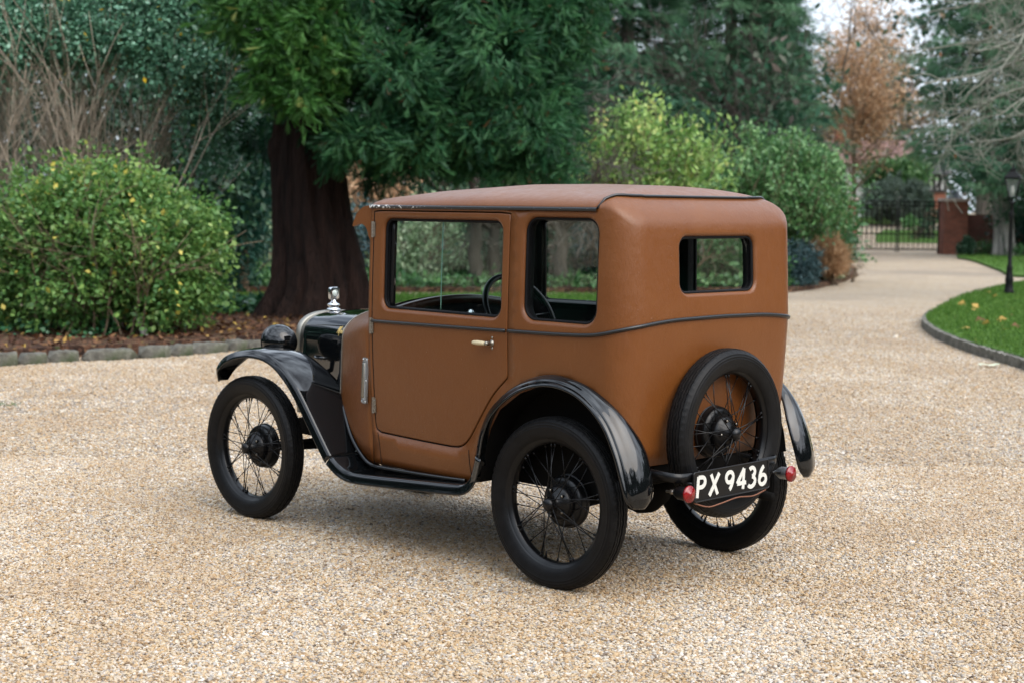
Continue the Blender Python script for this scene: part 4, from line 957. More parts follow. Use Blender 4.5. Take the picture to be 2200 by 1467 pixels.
def lodge():
    a, b = base(1988, 78), base(2030, 78); c = (a + b) / 2; w = np.linalg.norm(b - a)
    T_ = tag(empty('lodge', (c[0], c[1], 0), rzh), 'half-timbered lodge with white panels above brick, right of the clipped hedge', 'house')
    z1 = pt(2010, 414, 78)[2]; z2 = pt(2010, 374, 78)[2]; z3 = pt(2010, 366, 78)[2]
    MB().box((0, 1.5, z1 / 2), (w, 3, z1)).build('brick_base', M['brick'], T_, False)
    MB().box((0, 1.5, (z1 + z2) / 2), (w - .04, 2.96, z2 - z1)).build('wall', M['render_white'], T_, False)
    m = MB()
    for x in np.linspace(-w / 2 + .05, w / 2 - .05, 4): m.box((x, -.02, (z1 + z2) / 2), (.11, .07, z2 - z1 - .01))
    m.box((0, -.03, z1 + .06), (w + .02, .09, .12)); m.box((0, -.03, z2 - .06), (w + .02, .09, .12)); m.box((.1, -.025, (z1 + z2) / 2), (.09, .06, 1.05), Matrix.Rotation(.6, 3, 'Y'))
    m.build('timber_frame', M['timber'], T_, False)
    MB().add([(-w / 2 - .25, -.35, z2 - .02), (w / 2 + .25, -.35, z2 - .02), (w / 2 + .1, 1.5, z3 + .6), (-w / 2 - .1, 1.5, z3 + .6), (-w / 2 - .25, 3.35, z2 - .02), (w / 2 + .25, 3.35, z2 - .02)],
             [(0, 1, 2, 3), (3, 2, 5, 4), (0, 3, 4), (1, 5, 2), (0, 4, 5, 1)]).build('roof', M['timber'], T_, False)
lodge()

# ------------------------------------------------------------------ the far wood
def far_wood():
    C, Dn, t = [], [], []
    for _ in range(1500):
        u = rng.uniform(-500, 2700); D = rng.uniform(82, 120)
        top = 90 + 120 * math.sin(u * .004 + 1) * .5 - 260 * (abs(u - 300) < 900) - 200 * (u > 1960)
        if 1640 < u < 1850: top = rng.uniform(190, 300)
        v = rng.uniform(top, 470); ct = rng.random()
        k = 34; c = pt(u, v, D)
        C.append(c + rng.normal(0, 1, (k, 3)) * np.array([1.3, 1.3, 1.0])); Dn.append(rng.normal(0, 1, (k, 3)) + UPV * .4); t.append(np.clip(.7 * ct + .3 * rng.random(k), 0, 1))
    C, Dn, t = np.vstack(C), np.vstack(Dn), np.concatenate(t); ok = C[:, 2] > 0
    o = leaves('far_wood', C[ok], Dn[ok], .55 * rng.uniform(.5, 1.3, ok.sum()), .32, t[ok], LM['wood']); kind(o, 'stuff'); o['label'] = 'hazy brown and green woodland far behind the garden'
far_wood()
def understorey():
    C, Dn, t = [], [], []
    for _ in range(1500):
        u = rng.uniform(-500, 1720); D = rng.uniform(38, 66)
        v = rng.uniform(150, 560) if u > 500 else rng.uniform(-100, 560)
        k = 30; c = pt(u, v, D); ct = rng.random()
        C.append(c + rng.normal(0, .6, (k, 3))); Dn.append(rng.normal(0, 1, (k, 3)) + UPV * .3); t.append(np.clip(.6 * ct + .3 * rng.random(k) - .12, 0, 1))
    C, Dn, t = np.vstack(C), np.vstack(Dn), np.concatenate(t); ok = C[:, 2] > 0
    o = leaves('undergrowth', C[ok], Dn[ok], .30 * rng.uniform(.5, 1.3, ok.sum()), .17, t[ok], LM['wood']); kind(o, 'stuff'); o['label'] = 'tangled brown and dark green undergrowth between the garden trees'
understorey()

# ------------------------------------------------------------------ lamp post
def lamp():
    D = 26.3; b0 = base(2167, D, .10); H = pt(2172, 366, D)[2] - .10
    T_ = tag(empty('lamp_post', tuple(b0), .4), 'black traditional lamp post with a glazed lantern standing on the corner lawn', 'lamp post')
    MB().lathe([(.0, 0), (.082, 0), (.085, .05), (.066, .09), (.060, .20), (.07, .24), (.056, .30), (.046, .42), (.05, .45), (.034, .49), (.030, H * .62), (.042, H * .635), (.030, H * .66), (.026, H - .56), (.045, H - .545), (.026, H - .52), (.02, H - .46)], 20).build('post', M['iron'], T_)
    z0 = H - .44; m = MB()
    for sx, sy in ((1, 1), (1, -1), (-1, 1), (-1, -1)):
        m.tube([(sx * .05, sy * .05, z0), (sx * .115, sy * .115, z0 + .30)], .009, 5)
        m.tube(spline([(0, 0, z0 - .12), (sx * .05, sy * .05, z0 - .07), (sx * .06, sy * .06, z0 - .02), (sx * .05, sy * .05, z0)], 8), .006, 5)
    for z, r in ((z0, .055), (z0 + .30, .12)):
        P = [(r, r, z), (r, -r, z), (-r, -r, z), (-r, r, z)]
        m.tube(P, .011, 5, closed=True)
    m.build('lantern_frame', M['iron'], T_)
    g_ = MB()
    for a in range(4):
        Rm = np.array(Matrix.Rotation(a * math.pi / 2, 3, 'Z'))
        g_.add(np.array([(-.045, .047, z0 + .01), (.045, .047, z0 + .01), (.105, .110, z0 + .29), (-.105, .110, z0 + .29)]) @ Rm.T, [(0, 1, 2, 3)])
    g_.build('lantern_pane', M['frost'], T_, False)
    MB().lathe([(.0, z0 + .02), (.022, z0 + .03), (.03, z0 + .10), (.022, z0 + .17), (0, z0 + .19)], 12).build('bulb', M['mantle'], T_)
    m = MB()
    G = [[(r * sx, r * sy, z) for sx, sy in ((1, 1), (-1, 1), (-1, -1), (1, -1))] for r, z in ((.135, z0 + .31), (.13, z0 + .325), (.06, z0 + .40), (.045, z0 + .42), (.05, z0 + .45), (.02, z0 + .47), (.001, z0 + .56))]
    m.grid(np.array(G), closev=True, flip=True); m.build('lantern_roof', M['iron'], T_, False)
lamp()

# unseen foliage ring added behind the camera to give reflections a dark horizon
def unseen_hedge():
    C, Dn, t = [], [], []
    for _ in range(1500):
        a = rng.uniform(R(-8), R(275)); r = rng.uniform(23, 27); c = np.array([math.cos(a) * r, math.sin(a) * r, 0]); hmax = 6.2 + 1.2 * math.sin(a * 5) + .9 * math.sin(a * 13 + 1)
        k = 14; c = c + UPV * rng.uniform(0, hmax); ct = rng.random()
        C.append(c + rng.normal(0, .7, (k, 3))); Dn.append(rng.normal(0, 1, (k, 3))); t.append(np.clip(.6 * ct + .4 * rng.random(k) - .2, 0, 1))
    C, Dn, t = np.vstack(C), np.vstack(Dn), np.concatenate(t); C[:, 2] = abs(C[:, 2])
    o = leaves('unseen_hedge', C, Dn, 1.1 * rng.uniform(.6, 1.3, len(C)), .8, t, LM['yew']); kind(o, 'stuff'); o['label'] = 'unseen ring of dark foliage added behind the viewer for the reflections'
unseen_hedge()

# =================================================================== THE CAR (x forward, y to its left, origin under the rear axle)
CAR = tag(empty('vintage_car'), 'small 1920s saloon with brown leathercloth body, black wings and wire wheels, parked on gravel', 'car')
# plan of the body at the waist, from the left windscreen pillar round the back to the right one
_a = np.linspace(0, np.pi / 2, 40)
_L = np.vstack([spline([(1.115, .497), (.9, .516), (.6, .533), (.2, .543), (-.1, .545), (-.24, .545)], 200)[:-1],
                np.stack([-.24 - .119 * np.sin(_a), .426 + .119 * np.cos(_a)], -1)[:-1],
                np.stack([-.359 - .009 * np.sin(np.linspace(0, np.pi / 2, 60)), np.linspace(.426, 0, 60)], -1)])
PLAN = np.vstack([_L, (_L[::-1] * [1, -1])[1:]])
PS = np.r_[0, np.cumsum(np.linalg.norm(np.diff(PLAN, axis=0), axis=1))]; STOT = PS[-1]
_T = norm(np.gradient(PLAN, PS, axis=0)); PN = np.stack([_T[:, 1], -_T[:, 0]], -1)
if PN[0, 1] < 0: PN = -PN
def plan(s):
    s = np.asarray(s, float)
    p = np.stack([np.interp(s, PS, PLAN[:, k]) for k in (0, 1)], -1); n = norm(np.stack([np.interp(s, PS, PN[:, k]) for k in (0, 1)], -1)); return p, n
def S(s, z):
    s, z = np.asarray(s, float), np.asarray(z, float)
    p, n = plan(s)
    side = np.where(z < .97, .034 * np.clip((.97 - z) / .61, 0, 2) ** 1.6, .012 * np.clip((z - .97) / .47, 0, 2) ** 1.5)
    rear = np.where(z < 1.03, .045 * np.clip((1.03 - z) / .54, 0, 2) ** 1.3, .013 * np.clip((z - 1.03) / .31, 0, 2) ** 1.2)
    i = n[..., 1] ** 2 * side + n[..., 0] ** 2 * rear
    q = p - n * i[..., None]
    return np.stack([q[..., 0], q[..., 1], z], -1)
def SN(s, z):
    e = 1e-3; return norm(np.cross(S(s + e, z) - S(s - e, z), S(s, z + e) - S(s, z - e)))
_half = PS <= STOT / 2
def sx(x): return np.interp(-np.asarray(x, float), -PLAN[:239][:, 0], PS[:239])          # left side, by x
def sy(y): return np.interp(-np.asarray(y, float), -PLAN[:, 1][230:-230], PS[230:-230])    # back, by y
def rrect(x0, x1, z0, z1, r, n=8, skew=(0, 0)):
    P = []
    for cx, cz, a0 in ((x1 - r, z1 - r, 0), (x0 + r, z1 - r, 90), (x0 + r, z0 + r, 180), (x1 - r, z0 + r, 270)):
        for k in range(n + 1):
            a = R(a0 + 90 * k / n); P.append((cx + r * math.cos(a), cz + r * math.sin(a)))
    P = np.array(P); P[:, 1] += skew[0] * (P[:, 0] - x0) / (x1 - x0) * (P[:, 1] < (z0 + z1) / 2) + skew[1] * (P[:, 0] - x0) / (x1 - x0) * (P[:, 1] > (z0 + z1) / 2)
    return P
def dens(P, d):
    P = np.asarray(P); o = []
    for a, b in zip(P, np.roll(P, -1, 0)):
        k = max(1, int(np.ceil(np.linalg.norm(b - a) / d)))
        for t in range(k): o.append(a + (b - a) * t / k)
    return np.array(o)
def offs(P, d):
    """grow a closed loop by d (negative shrinks)"""
    P = np.asarray(P); A = .5 * np.sum(P[:, 0] * np.roll(P[:, 1], -1) - np.roll(P[:, 0], -1) * P[:, 1])
    e = norm(np.roll(P, -1, 0) - P); n1 = np.stack([e[:, 1], -e[:, 0]], -1) * np.sign(A); n0 = np.roll(n1, 1, 0)
    m = n0 + n1; k = 2 / np.maximum((m * m).sum(1), .6); return P + m * k[:, None] * d
def loopdist(Q, P):
    d = np.full(len(Q), 9.)
    for a, b in zip(P, np.roll(P, -1, 0)):
        ab = b - a; t = np.clip(((Q - a) @ ab) / (ab @ ab + 1e-12), 0, 1); d = np.minimum(d, np.linalg.norm(Q - a - t[:, None] * ab, axis=1))
    return d
def panel(outer, holes=(), lips=(), grid=.035, surf=S, nrm=SN):
    """skin panel in (s, z) with holes; lips = [(loop, radius, +1 outwards / -1 inwards)] edges rolled in"""
    pts, edges = [], []
    def loop(P):
        b = len(pts); pts.extend(P); edges.extend([(b + i, b + (i + 1) % len(P)) for i in range(len(P))])
    loop(outer)
    for h in holes: loop(h)
    for P, r, sg in lips:
        for f in (.08, .25, .5, .78, 1.0): loop(offs(P, sg * r * f))
    lo, hi = outer.min(0), outer.max(0)
    gx, gz = np.meshgrid(np.arange(lo[0], hi[0], grid), np.arange(lo[1], hi[1], grid)); gx[::2] += grid / 2
    Q = np.stack([gx.ravel(), gz.ravel()], -1); Q = Q[in_poly(Q, outer)]
    for h in holes: Q = Q[~in_poly(Q, h)]
    d = loopdist(Q, outer)
    for h in holes: d = np.minimum(d, loopdist(Q, h))
    mr = max([r for _, r, _ in lips] + [0]) + grid * .4
    pts.extend(Q[d > mr])
    r_ = delaunay_2d_cdt([Vector(p) for p in pts], edges, [], 0, 1e-6)
    V = np.array([[v.x, v.y] for v in r_[0]]); F = np.array([f for f in r_[2] if len(f) == 3])
    c = V[F].mean(1); k = in_poly(c, outer)
    for h in holes: k &= ~in_poly(c, h)
    F = F[k]
    ar = np.cross(V[F[:, 1]] - V[F[:, 0]], V[F[:, 2]] - V[F[:, 0]]); F[ar < 0] = F[ar < 0][:, ::-1]
    dep = np.zeros(len(V))
    for P, r, sg in lips:
        d = np.clip(loopdist(V, P), 0, r); dep = np.maximum(dep, r - np.sqrt(np.maximum(r * r - (r - d) ** 2, 0)))
    X = surf(V[:, 0], V[:, 1]) - nrm(V[:, 0], V[:, 1]) * dep[:, None]
    u = np.unique(F); mp_ = np.full(len(V), -1); mp_[u] = np.arange(len(u))
    return X[u], mp_[F]
def solid(o, t, mat_off=1):
    md = o.modifiers.new('thickness', 'SOLIDIFY'); md.thickness = t; md.offset = -1; md.material_offset = mat_off; md.material_offset_rim = mat_off; return o
def mirror_part(o, parent, name=None):
    """the same part on the car's other side"""
    me = o.data.copy(); me.transform(Matrix.Scale(-1, 4, (0, 1, 0))); me.flip_normals()
    q = bpy.data.objects.new(name or o.name.split('.')[0], me); COL.objects.link(q); q.parent = parent
    for md in o.modifiers:
        m2 = q.modifiers.new(md.name, md.type)
        for a in ('thickness', 'offset', 'material_offset', 'material_offset_rim'): setattr(m2, a, getattr(md, a))
    return q
def sweep(name, s, z, r, mat, parent, lift=0.0, n=8, closed=False):
    P = S(s, z) + SN(s, z) * lift
    return MB().tube(P, r, n, closed=closed).build(name, mat, parent)

xz = lambda L_: np.array([(sx(x), z) for x, z in L_])
DOOR = xz(np.vstack([spline([(1.088, 1.418), (1.088, .97), (1.086, .53)], 30), spline([(1.086, .53), (1.078, .50), (1.05, .488)], 8)[1:],
                     spline([(1.05, .488), (.8, .484), (.58, .482)], 16)[1:], spline([(.58, .482), (.525, .490), (.475, .525), (.405, .617), (.33, .712), (.246, .788)], 26)[1:],
                     spline([(.243, .80), (.243, 1.10), (.243, 1.418)], 22), np.stack([np.linspace(.30, 1.04, 14), np.full(14, 1.422)], -1)]))
DWIN = dens(xz(rrect(.288, 1.022, 1.017, 1.392, .045)), .03)
QWIN = dens(xz(rrect(-.207, .165, 1.018, 1.408, .058)), .03)
RWIN = dens(np.array([(sy(y), z) for y, z in rrect(-.234, .234, 1.130, 1.343, .042)]), .03)
MIR = lambda P: np.stack([STOT - P[:, 0], P[:, 1]], -1)[::-1]
# top edge of the walls, the roof's spring line
sT = np.linspace(0, STOT, 161)
nT = plan(sT)[1]
z0f = lambda s: 1.44 - .075 * np.clip((plan(s)[1][..., 0] ** 2 - .02) / .9, 0, 1) ** .8
zT = z0f(sT)
ARCH = xz([(.47, .345), (.43, .362), (.402, .42), (.378, .50), (.345, .58), (.29, .66), (.175, .735), (.05, .778), (-.07, .78), (-.175, .745), (-.215, .715)])
sc = float(sx(-.24))
low_left = np.vstack([xz([(1.115, .345), (.9, .345), (.7, .345)]), ARCH, [(sc + .05, .64), (sc + .115, .56), (sc + .15, .498), (sc + .20, .492)]])
low = np.vstack([low_left, [(STOT / 2 - .2, .49), (STOT / 2, .49), (STOT / 2 + .2, .49)], MIR(low_left)])
outer = np.vstack([np.stack([sT, zT], -1)[::-1], np.stack([np.zeros(20), np.linspace(1.40, .37, 20)], -1), dens(low, .03)[:-0 or None], np.stack([np.full(20, STOT), np.linspace(.37, 1.40, 20)], -1)])
# dens() closes the loop: drop the samples it laid between the last and first corner
low_d = []
for a, b in zip(low[:-1], low[1:]):
    k = max(1, int(np.ceil(np.linalg.norm(b - a) / .03)))
    low_d += [a + (b - a) * t / k for t in range(k)]
low_d.append(low[-1])
outer = np.vstack([np.stack([sT, zT], -1)[::-1], np.stack([np.zeros(20), np.linspace(1.40, .37, 20)], -1), np.array(low_d), np.stack([np.full(20, STOT), np.linspace(.37, 1.40, 20)], -1)])
DH = dens(offs(dens(DOOR, .03), .0045), .05)
V, F = panel(outer, [DH, QWIN, RWIN, MIR(QWIN), MIR(DH)], [(QWIN, .018, 1), (RWIN, .016, 1), (MIR(QWIN), .018, 1)])
body = MB().add(V, F)
# roof and the curl of the back panel into it
zc = lambda x: np.interp(x, [-.37, -.2, -.02, .2, .5, .9, 1.115], [1.532, 1.534, 1.537, 1.542, 1.541, 1.519, 1.497])
sV = float(sx(-.205))
def seam_t(s):
    e = np.minimum(s, STOT - s) - sV
    return np.where(e < 0, 0, .30 * np.clip(e / .17, 0, 1) ** .6)
def roofpt(s, t):
    P = S(s, z0f(s)); Q = np.stack([np.maximum(P[..., 0], -.02), 0 * P[..., 0]], -1)
    p = 2.05; h = (1 - (1 - t) ** p) ** (1 / p)
    xy = P[..., :2] + (Q - P[..., :2]) * t[..., None]
    z = P[..., 2] + (zc(xy[..., 0]) - P[..., 2]) * h
    return np.concatenate([xy, z[..., None]], -1)
ts = seam_t(sT)
ri = np.where(ts > 0)[0]; ri = np.arange(ri[0] - 1, ri[-1] + 2)
gb = np.array([roofpt(sT[ri], ts[ri] * f ** 1.7) for f in np.linspace(0, 1, 9)])
body.grid(gb, flip=True)
BODY = solid(body.build('body', [M['fabric'], M['trim']], CAR, merge=2e-4), .022)
gr = np.array([roofpt(sT, ts + (1 - ts) * f ** 1.7) for f in np.linspace(0, 1, 20)])
ROOF = MB().grid(gr, flip=True).build('roof', [M['fabric'], M['trim']], CAR, merge=2e-4)
solid(ROOF, .018)
for o in (BODY, ROOF):      # outward normals
    bm = bmesh.new(); bm.from_mesh(o.data)
    c = sum((f.normal.dot(f.calc_center_median() - Vector((.4, 0, .95))) * f.calc_area() for f in bm.faces))
    if c < 0: bmesh.ops.reverse_faces(bm, faces=bm.faces)
    bm.to_mesh(o.data); bm.free()
# the beading: drip rail, roof seam, waist line
m_ = NM('chipped_strip'); n_ = m_.noise(95, 4, .6); x_ = m_.n('ShaderNodeSeparateXYZ', {0: m_.coord()}).outputs[0]
chip = m_.math('GREATER_THAN', m_.math('ADD', n_, m_.math('MULTIPLY', m_.math('SUBTRACT', x_, .72), .42)), .66)
m_.bs(Base_Color=m_.mix(chip, (.012, .013, .015), (.62, .62, .60)), Roughness=.35)
s_ = np.linspace(0, sV, 60); s2_ = np.linspace(sV, STOT - sV, 90)
for mm in (0, 1):
    ss = STOT - s_ if mm else s_
    P = roofpt(ss, np.full(60, 0.0)); N_ = SN(ss, np.full(60, 1.43))
    m = MB().grid(np.array([P + N_ * a + UPV * b for a, b in ((-.002, -.007), (.0075, -.007), (.010, -.001), (.0085, .006), (-.002, .008))]).transpose(1, 0, 2), closev=True)
    for k in range(3, 60, 6): m.lathe([(0, .003), (.003, .002), (.004, 0)], 6, 'y', tuple(P[k] + N_[k] * .0095)) if not mm else None
    m.build('drip_rail', m_.m, CAR)
P = roofpt(s2_, seam_t(s2_)); P2 = roofpt(s2_, seam_t(s2_) + .01)
MB().tube(P + UPV * .004, .0058, 8).build('roof_seam_piping', M['piping'], CAR)
def waist(s):
    e = np.minimum(s, STOT - s)
    x = np.where(e < sc, np.interp(e, PS, PLAN[:, 0]), 0)
    return np.where(e < sc - .04, np.interp(x, [-.2, -.05, .05, .24, .6, 1.09], [.980, .9745, .9725, .9705, .9655, .9585]), np.interp(e, [sc - .04, sc + .02, sc + .10, sc + .19, sc + .33, sc + .62], [.980, .990, 1.012, 1.024, 1.0345, 1.0385]))
s3 = np.linspace(float(sx(.238)), STOT - float(sx(.238)), 160); z3_ = waist(s3); z3_ = np.convolve(np.pad(z3_, 4, 'edge'), np.ones(9) / 9, 'valid')
sweep('waist_piping', s3, z3_, .0072, M['piping'], CAR, .003)
for xs in ([(.481, .478), (.478, .42), (.466, .348)], [(1.075, .484), (1.068, .42), (1.062, .348)]):
    for mm in (0, 1):
        P = xz(spline(xs, 12)); ss = STOT - P[:, 0] if mm else P[:, 0]
        sweep('panel_seam', ss, P[:, 1], .0018, M['trim'], CAR, .0003, 5)
# glass, frames
def glazing(name, loop, depth, mat, parent, shrink=-.004):
    V, F = panel(offs(loop, shrink), grid=.08, surf=lambda s, z: S(s, z) - SN(s, z) * depth)
    return MB().add(V, F).build(name, mat, parent)
def surround(name, loop, depth, r, parent, shrink=-.002):
    P = offs(loop, shrink); X = S(P[:, 0], P[:, 1]); N_ = SN(P[:, 0], P[:, 1]); X = X - N_ * depth
    m = MB().tube(X, r, 8, closed=True)
    P2 = offs(loop, shrink - r * .6); X2 = S(P2[:, 0], P2[:, 1]) - SN(P2[:, 0], P2[:, 1]) * (depth + .018); P1 = offs(loop, .004); X1 = S(P1[:, 0], P1[:, 1]) - SN(P1[:, 0], P1[:, 1]) * (depth + .006); X3 = S(P1[:, 0], P1[:, 1]) - SN(P1[:, 0], P1[:, 1]) * (depth + .045)
    m.grid(np.array([X1, X2, X3]), closev=True)
    return m.build(name, M['seal'], parent)
for lp in (QWIN, MIR(QWIN)):
    g_ = glazing('quarter_window', lp, .026, M['glass'], CAR); surround('window_frame', lp, .020, .007, g_)
g_ = glazing('rear_window', RWIN, .024, M['glass'], CAR); surround('window_frame', RWIN, .018, .007, g_)
# doors
def make_door():
    V, F = panel(dens(DOOR, .03), [DWIN], [(DWIN, .018, 1), (dens(DOOR, .03), .006, -1)], surf=lambda s, z: S(s, z) + SN(s, z) * .0015)
    d = MB().add(V, F).build('door', [M['fabric'], M['trim']], CAR); solid(d, .026); return d
DL = make_door(); DR = mirror_part(DL, CAR)
for dr, mm in ((DL, 0), (DR, 1)):
    fl = (lambda P: MIR(P)) if mm else (lambda P: P)
    surround('window_frame', fl(DWIN), .021, .008, dr)
    w1 = dens(xz(rrect(.28, .665, 1.00, 1.40, .02)), .05); w2 = dens(xz(rrect(.655, 1.03, 1.00, 1.40, .02)), .05)
    glazing('sliding_pane', fl(w1), .030, M['glass2'], dr, 0); glazing('sliding_pane', fl(w2), .036, M['glass'], dr, 0)
    P = xz([(.6645, z) for z in np.linspace(1.022, 1.388, 12)]); ss = STOT - P[:, 0] if mm else P[:, 0]
    MB().tube(S(ss, P[:, 1]) - SN(ss, P[:, 1]) * .030, .0024, 5).build('pane_edge', flat('glass_edge', (.10, .22, .17), .15), dr)
    P = np.linspace(.250, 1.084, 50); ss = sx(P); z_ = waist(ss); ss = STOT - ss if mm else ss
    sweep('waist_piping', ss, z_, .0068, M['piping'], dr, .004)
    # window channel posts inside the frame
    for x in (1.0, .30):
        Z = np.linspace(1.0, 1.40, 8); ss = np.full(8, float(sx(x))); ss = STOT - ss if mm else ss
        MB().tube(S(ss, Z) - SN(ss, Z) * .042, .012, 6).build('window_channel', M['black'], dr)
    for z in (1.345, .938, .60):
        h = MB()
        for k in range(5): h.tube([(0, 0, -.034 + k * .0138), (0, 0, -.034 + k * .0138 + .012)], .0062, 8)
        h.box((-.009, -.002, 0), (.016, .006, .062))
        for a in (-.02, .0, .02): h.lathe([(.0, .004), (.003, .003), (.004, 0)], 6, 'y', (-.011, .001, a))
        o = h.build('hinge', M['steel'], dr, sharp=40); q = S(sx(1.092), z); n_ = SN(sx(1.092), z)
        o.location = (q[0], (q[1] + .006) * (-1 if mm else 1), z); o.scale = (1, -1 if mm else 1, 1)
    # handle
    y_ = float(S(sx(.33), .918)[1]); sg = -1 if mm else 1
    h = MB().lathe([(.0, -.014), (.0085, -.012), (.0105, .01), (.0115, .04), (.0095, .072), (.006, .083), (0, .085)], 12, 'x').build('door_handle', M['cream'], dr)
    h.location = (.345, (y_ + .030) * sg, .917); h.scale = (.74, sg * .85, .85)
    e_ = MB().lathe([(.0, .0), (.017, .0), (.015, .006), (.009, .010), (.0075, .022), (.010, .026), (.010, .042), (.006, .047), (0, .047)], 14, 'y')
    for a in (-.024, .024): e_.lathe([(.0, .0), (.008, .0), (.006, .004), (0, .005)], 8, 'y', (0, 0, a))
    e_.tube([(0, .036, 0), (.012, .036, 0)], .0075, 10)
    e_ = e_.build('escutcheon', M['nickel'], h); e_.location = (-.026, -.036, .001)
# scuttle and bonnet: upright sides rolling over a crowned top
def section(x, w, wb, zb, zs, zt, n=2.5, k=15):
    a = np.linspace(0, np.pi / 2, k)
    side = np.stack([np.linspace(wb, w, 8), np.linspace(zb, zs, 8)], -1)[:-1]
    top = np.stack([w * np.cos(a) ** (2 / n), zs + (zt - zs) * np.sin(a) ** (2 / n)], -1)
    h = np.vstack([side, top]); h = np.vstack([h, (h[::-1] * [-1, 1])[1:]])
    return np.c_[np.full(len(h), x), h]
f_ = np.linspace(0, 1, 12)
ws = lambda f: .352 + (.4965 - .352) * (1 - (1 - f) ** 1.35)
sc_ = [section(1.462 - .348 * f, ws(f), ws(f) + .014 - .046 * f, np.interp(f, [0, .3, .6, 1], [.50, .44, .375, .345]), .84 + .06 * f, .979 + .071 * f, 2.5 + .0 * f) for f in f_]
scuttle = MB().grid(np.array(sc_)).build('scuttle', [M['fabric'], M['trim']], CAR, merge=1e-5, away=lambda c: (c.x, 0, .6)); solid(scuttle, .008)
hd = [section(x, np.interp(x, [1.46, 1.93], [.345, .210]), np.interp(x, [1.46, 1.93], [.366, .236]), .50, np.interp(x, [1.46, 1.93], [.83, .81]), np.interp(x, [1.46, 1.7, 1.93], [.974, .960, .934]), np.interp(x, [1.46, 1.93], [2.5, 2.8])) for x in np.linspace(1.459, 1.945, 14)]
bonnet = MB().grid(np.array(hd), flip=True).build('bonnet', M['paint'], CAR, merge=1e-5, away=lambda c: (c.x, 0, .6)); solid(bonnet, .004, 0)
sq = section(1.4605, .3535, .368, .505, .84, .981)
MB().tube(sq, .0032, 6).build('scuttle_beading', M['steel'], CAR)
hl = np.array([[x, *(section(x, np.interp(x, [1.46, 1.93], [.345, .210]), .3, .5, np.interp(x, [1.46, 1.93], [.83, .81]), np.interp(x, [1.46, 1.7, 1.93], [.974, .960, .934]), 2.5)[11, 1:])] for x in np.linspace(1.47, 1.925, 12)])
for sg in (1, -1): MB().tube(hl * [1, sg, 1] + [0, .0005 * sg, .001], .0038, 6).build('bonnet_bead', M['paint'], bonnet)
hh = MB().tube(spline([(-.045, 0, .0), (-.04, .022, .002), (0, .03, -.004), (.04, .022, .002), (.045, 0, 0)], 16), .0065, 8); hh.box((0, .006, -.03), (.02, .012, .06)); hh.tube([(.03, .004, -.03), (.03, .02, -.06)], .006, 6)
hh = hh.build('bonnet_catch', M['paint'], bonnet); hh.location = (1.70, .270, .745); hh.rotation_euler = (0, 0, -.3)
for sg in (1, -1):
    v = MB()
    P = rrect(-.022, .022, -.098, .098, .004, 3)
    v.add(np.c_[P[:, 0], np.full(len(P), .004), P[:, 1]].tolist() + np.c_[P[:, 0], np.full(len(P), -.004), P[:, 1]].tolist(), [tuple(range(len(P)))] + [(i, (i + 1) % len(P), (i + 1) % len(P) + len(P), i + len(P)) for i in range(len(P))])
    for k in range(2):
        z1, z2 = (-.085, .080)
        G = [[(-.012, .0045, z) for z in np.linspace(z1, z2, 8)], [(-.004, .012, z) for z in np.linspace(z1 + .006, z2 - .006, 8)], [(.008, .011, z) for z in np.linspace(z1 + .006, z2 - .006, 8)], [(.013, .0045, z) for z in np.linspace(z1, z2, 8)]]
        v.grid(np.array(G)) if k == 0 else None
    for a, b in ((-.017, .09), (.017, .09), (-.017, 0), (.017, 0), (-.017, -.09), (.017, -.09)): v.lathe([(0, .008), (.003, .007), (.004, .004)], 8, 'y', (a, 0, b))
    v = v.build('scuttle_vent', M['alloy'], CAR, sharp=30)
    fp = MB().box((.001, .0075, .0), (.020, .012, .150)).build('vent_flap', M['nickel'], v, bevel=.004)
    fv = (1.462 - 1.148) / .348; yv = ws(fv); v.location = (1.148, sg * (yv - .004), .70); v.scale = (1, sg, 1)
    sl = math.atan2(ws(fv - .05) - ws(fv + .05), .0348); v.rotation_euler = (0.04 * sg, 0, sg * sl)
# radiator shell
rs = [section(x, w, w - .008, .46, zs, zt, 2.8) for x, w, zs, zt in ((1.944, .208, .81, .930), (1.947, .213, .81, .937), (1.975, .214, .81, .939), (1.985, .206, .81, .930), (1.985, .180, .79, .897), (1.975, .178, .79, .892))]
RAD = MB().grid(np.array(rs), flip=True).build('radiator_shell', M['nickel'], CAR, merge=1e-5)
G = section(1.974, .18, .18, .46, .78, .89, 2.7); MB().add(G, [tuple(range(len(G)))]).build('radiator_core', M['matt'], RAD, False)
cp = MB().lathe([(.0, .0), (.033, .0), (.033, .012), (.024, .014), (.024, .022), (.030, .026), (.030, .034), (.018, .040), (.011, .048), (.011, .056), (0, .056)], 20).build('radiator_cap', M['chrome'], RAD); cp.location = (1.953, 0, .934)
fr = MB(); P = rrect(-.027, .027, -.030, .030, .011, 5); th = np.linspace(0, 2 * np.pi, len(P), endpoint=False) + .78
ring = lambda x, k: np.c_[np.full(len(P), x), P * k]
ci = lambda x, r: np.c_[np.full(len(P), x), r * np.cos(th), r * np.sin(th)]
fr.grid(np.array([ci(-.009, .018), ci(-.012, .0195), ring(-.011, .93), ring(-.006, 1.0), ring(.006, 1.0), ring(.011, .93), ci(.012, .0195), ci(.009, .018)]), closev=True)
fr = fr.build('motometer_frame', M['chrome'], cp, sharp=50); fr.location = (0, 0, .086)
MB().lathe([(0, -.013), (.010, -.0115), (.018, -.008), (.018, .008), (.010, .0115), (0, .013)], 20, 'x').build('motometer_glass', NM('dial_glass').bs(Base_Color=(.55, .62, .58), Roughness=.05, Coat_Weight=1.0).m, fr)
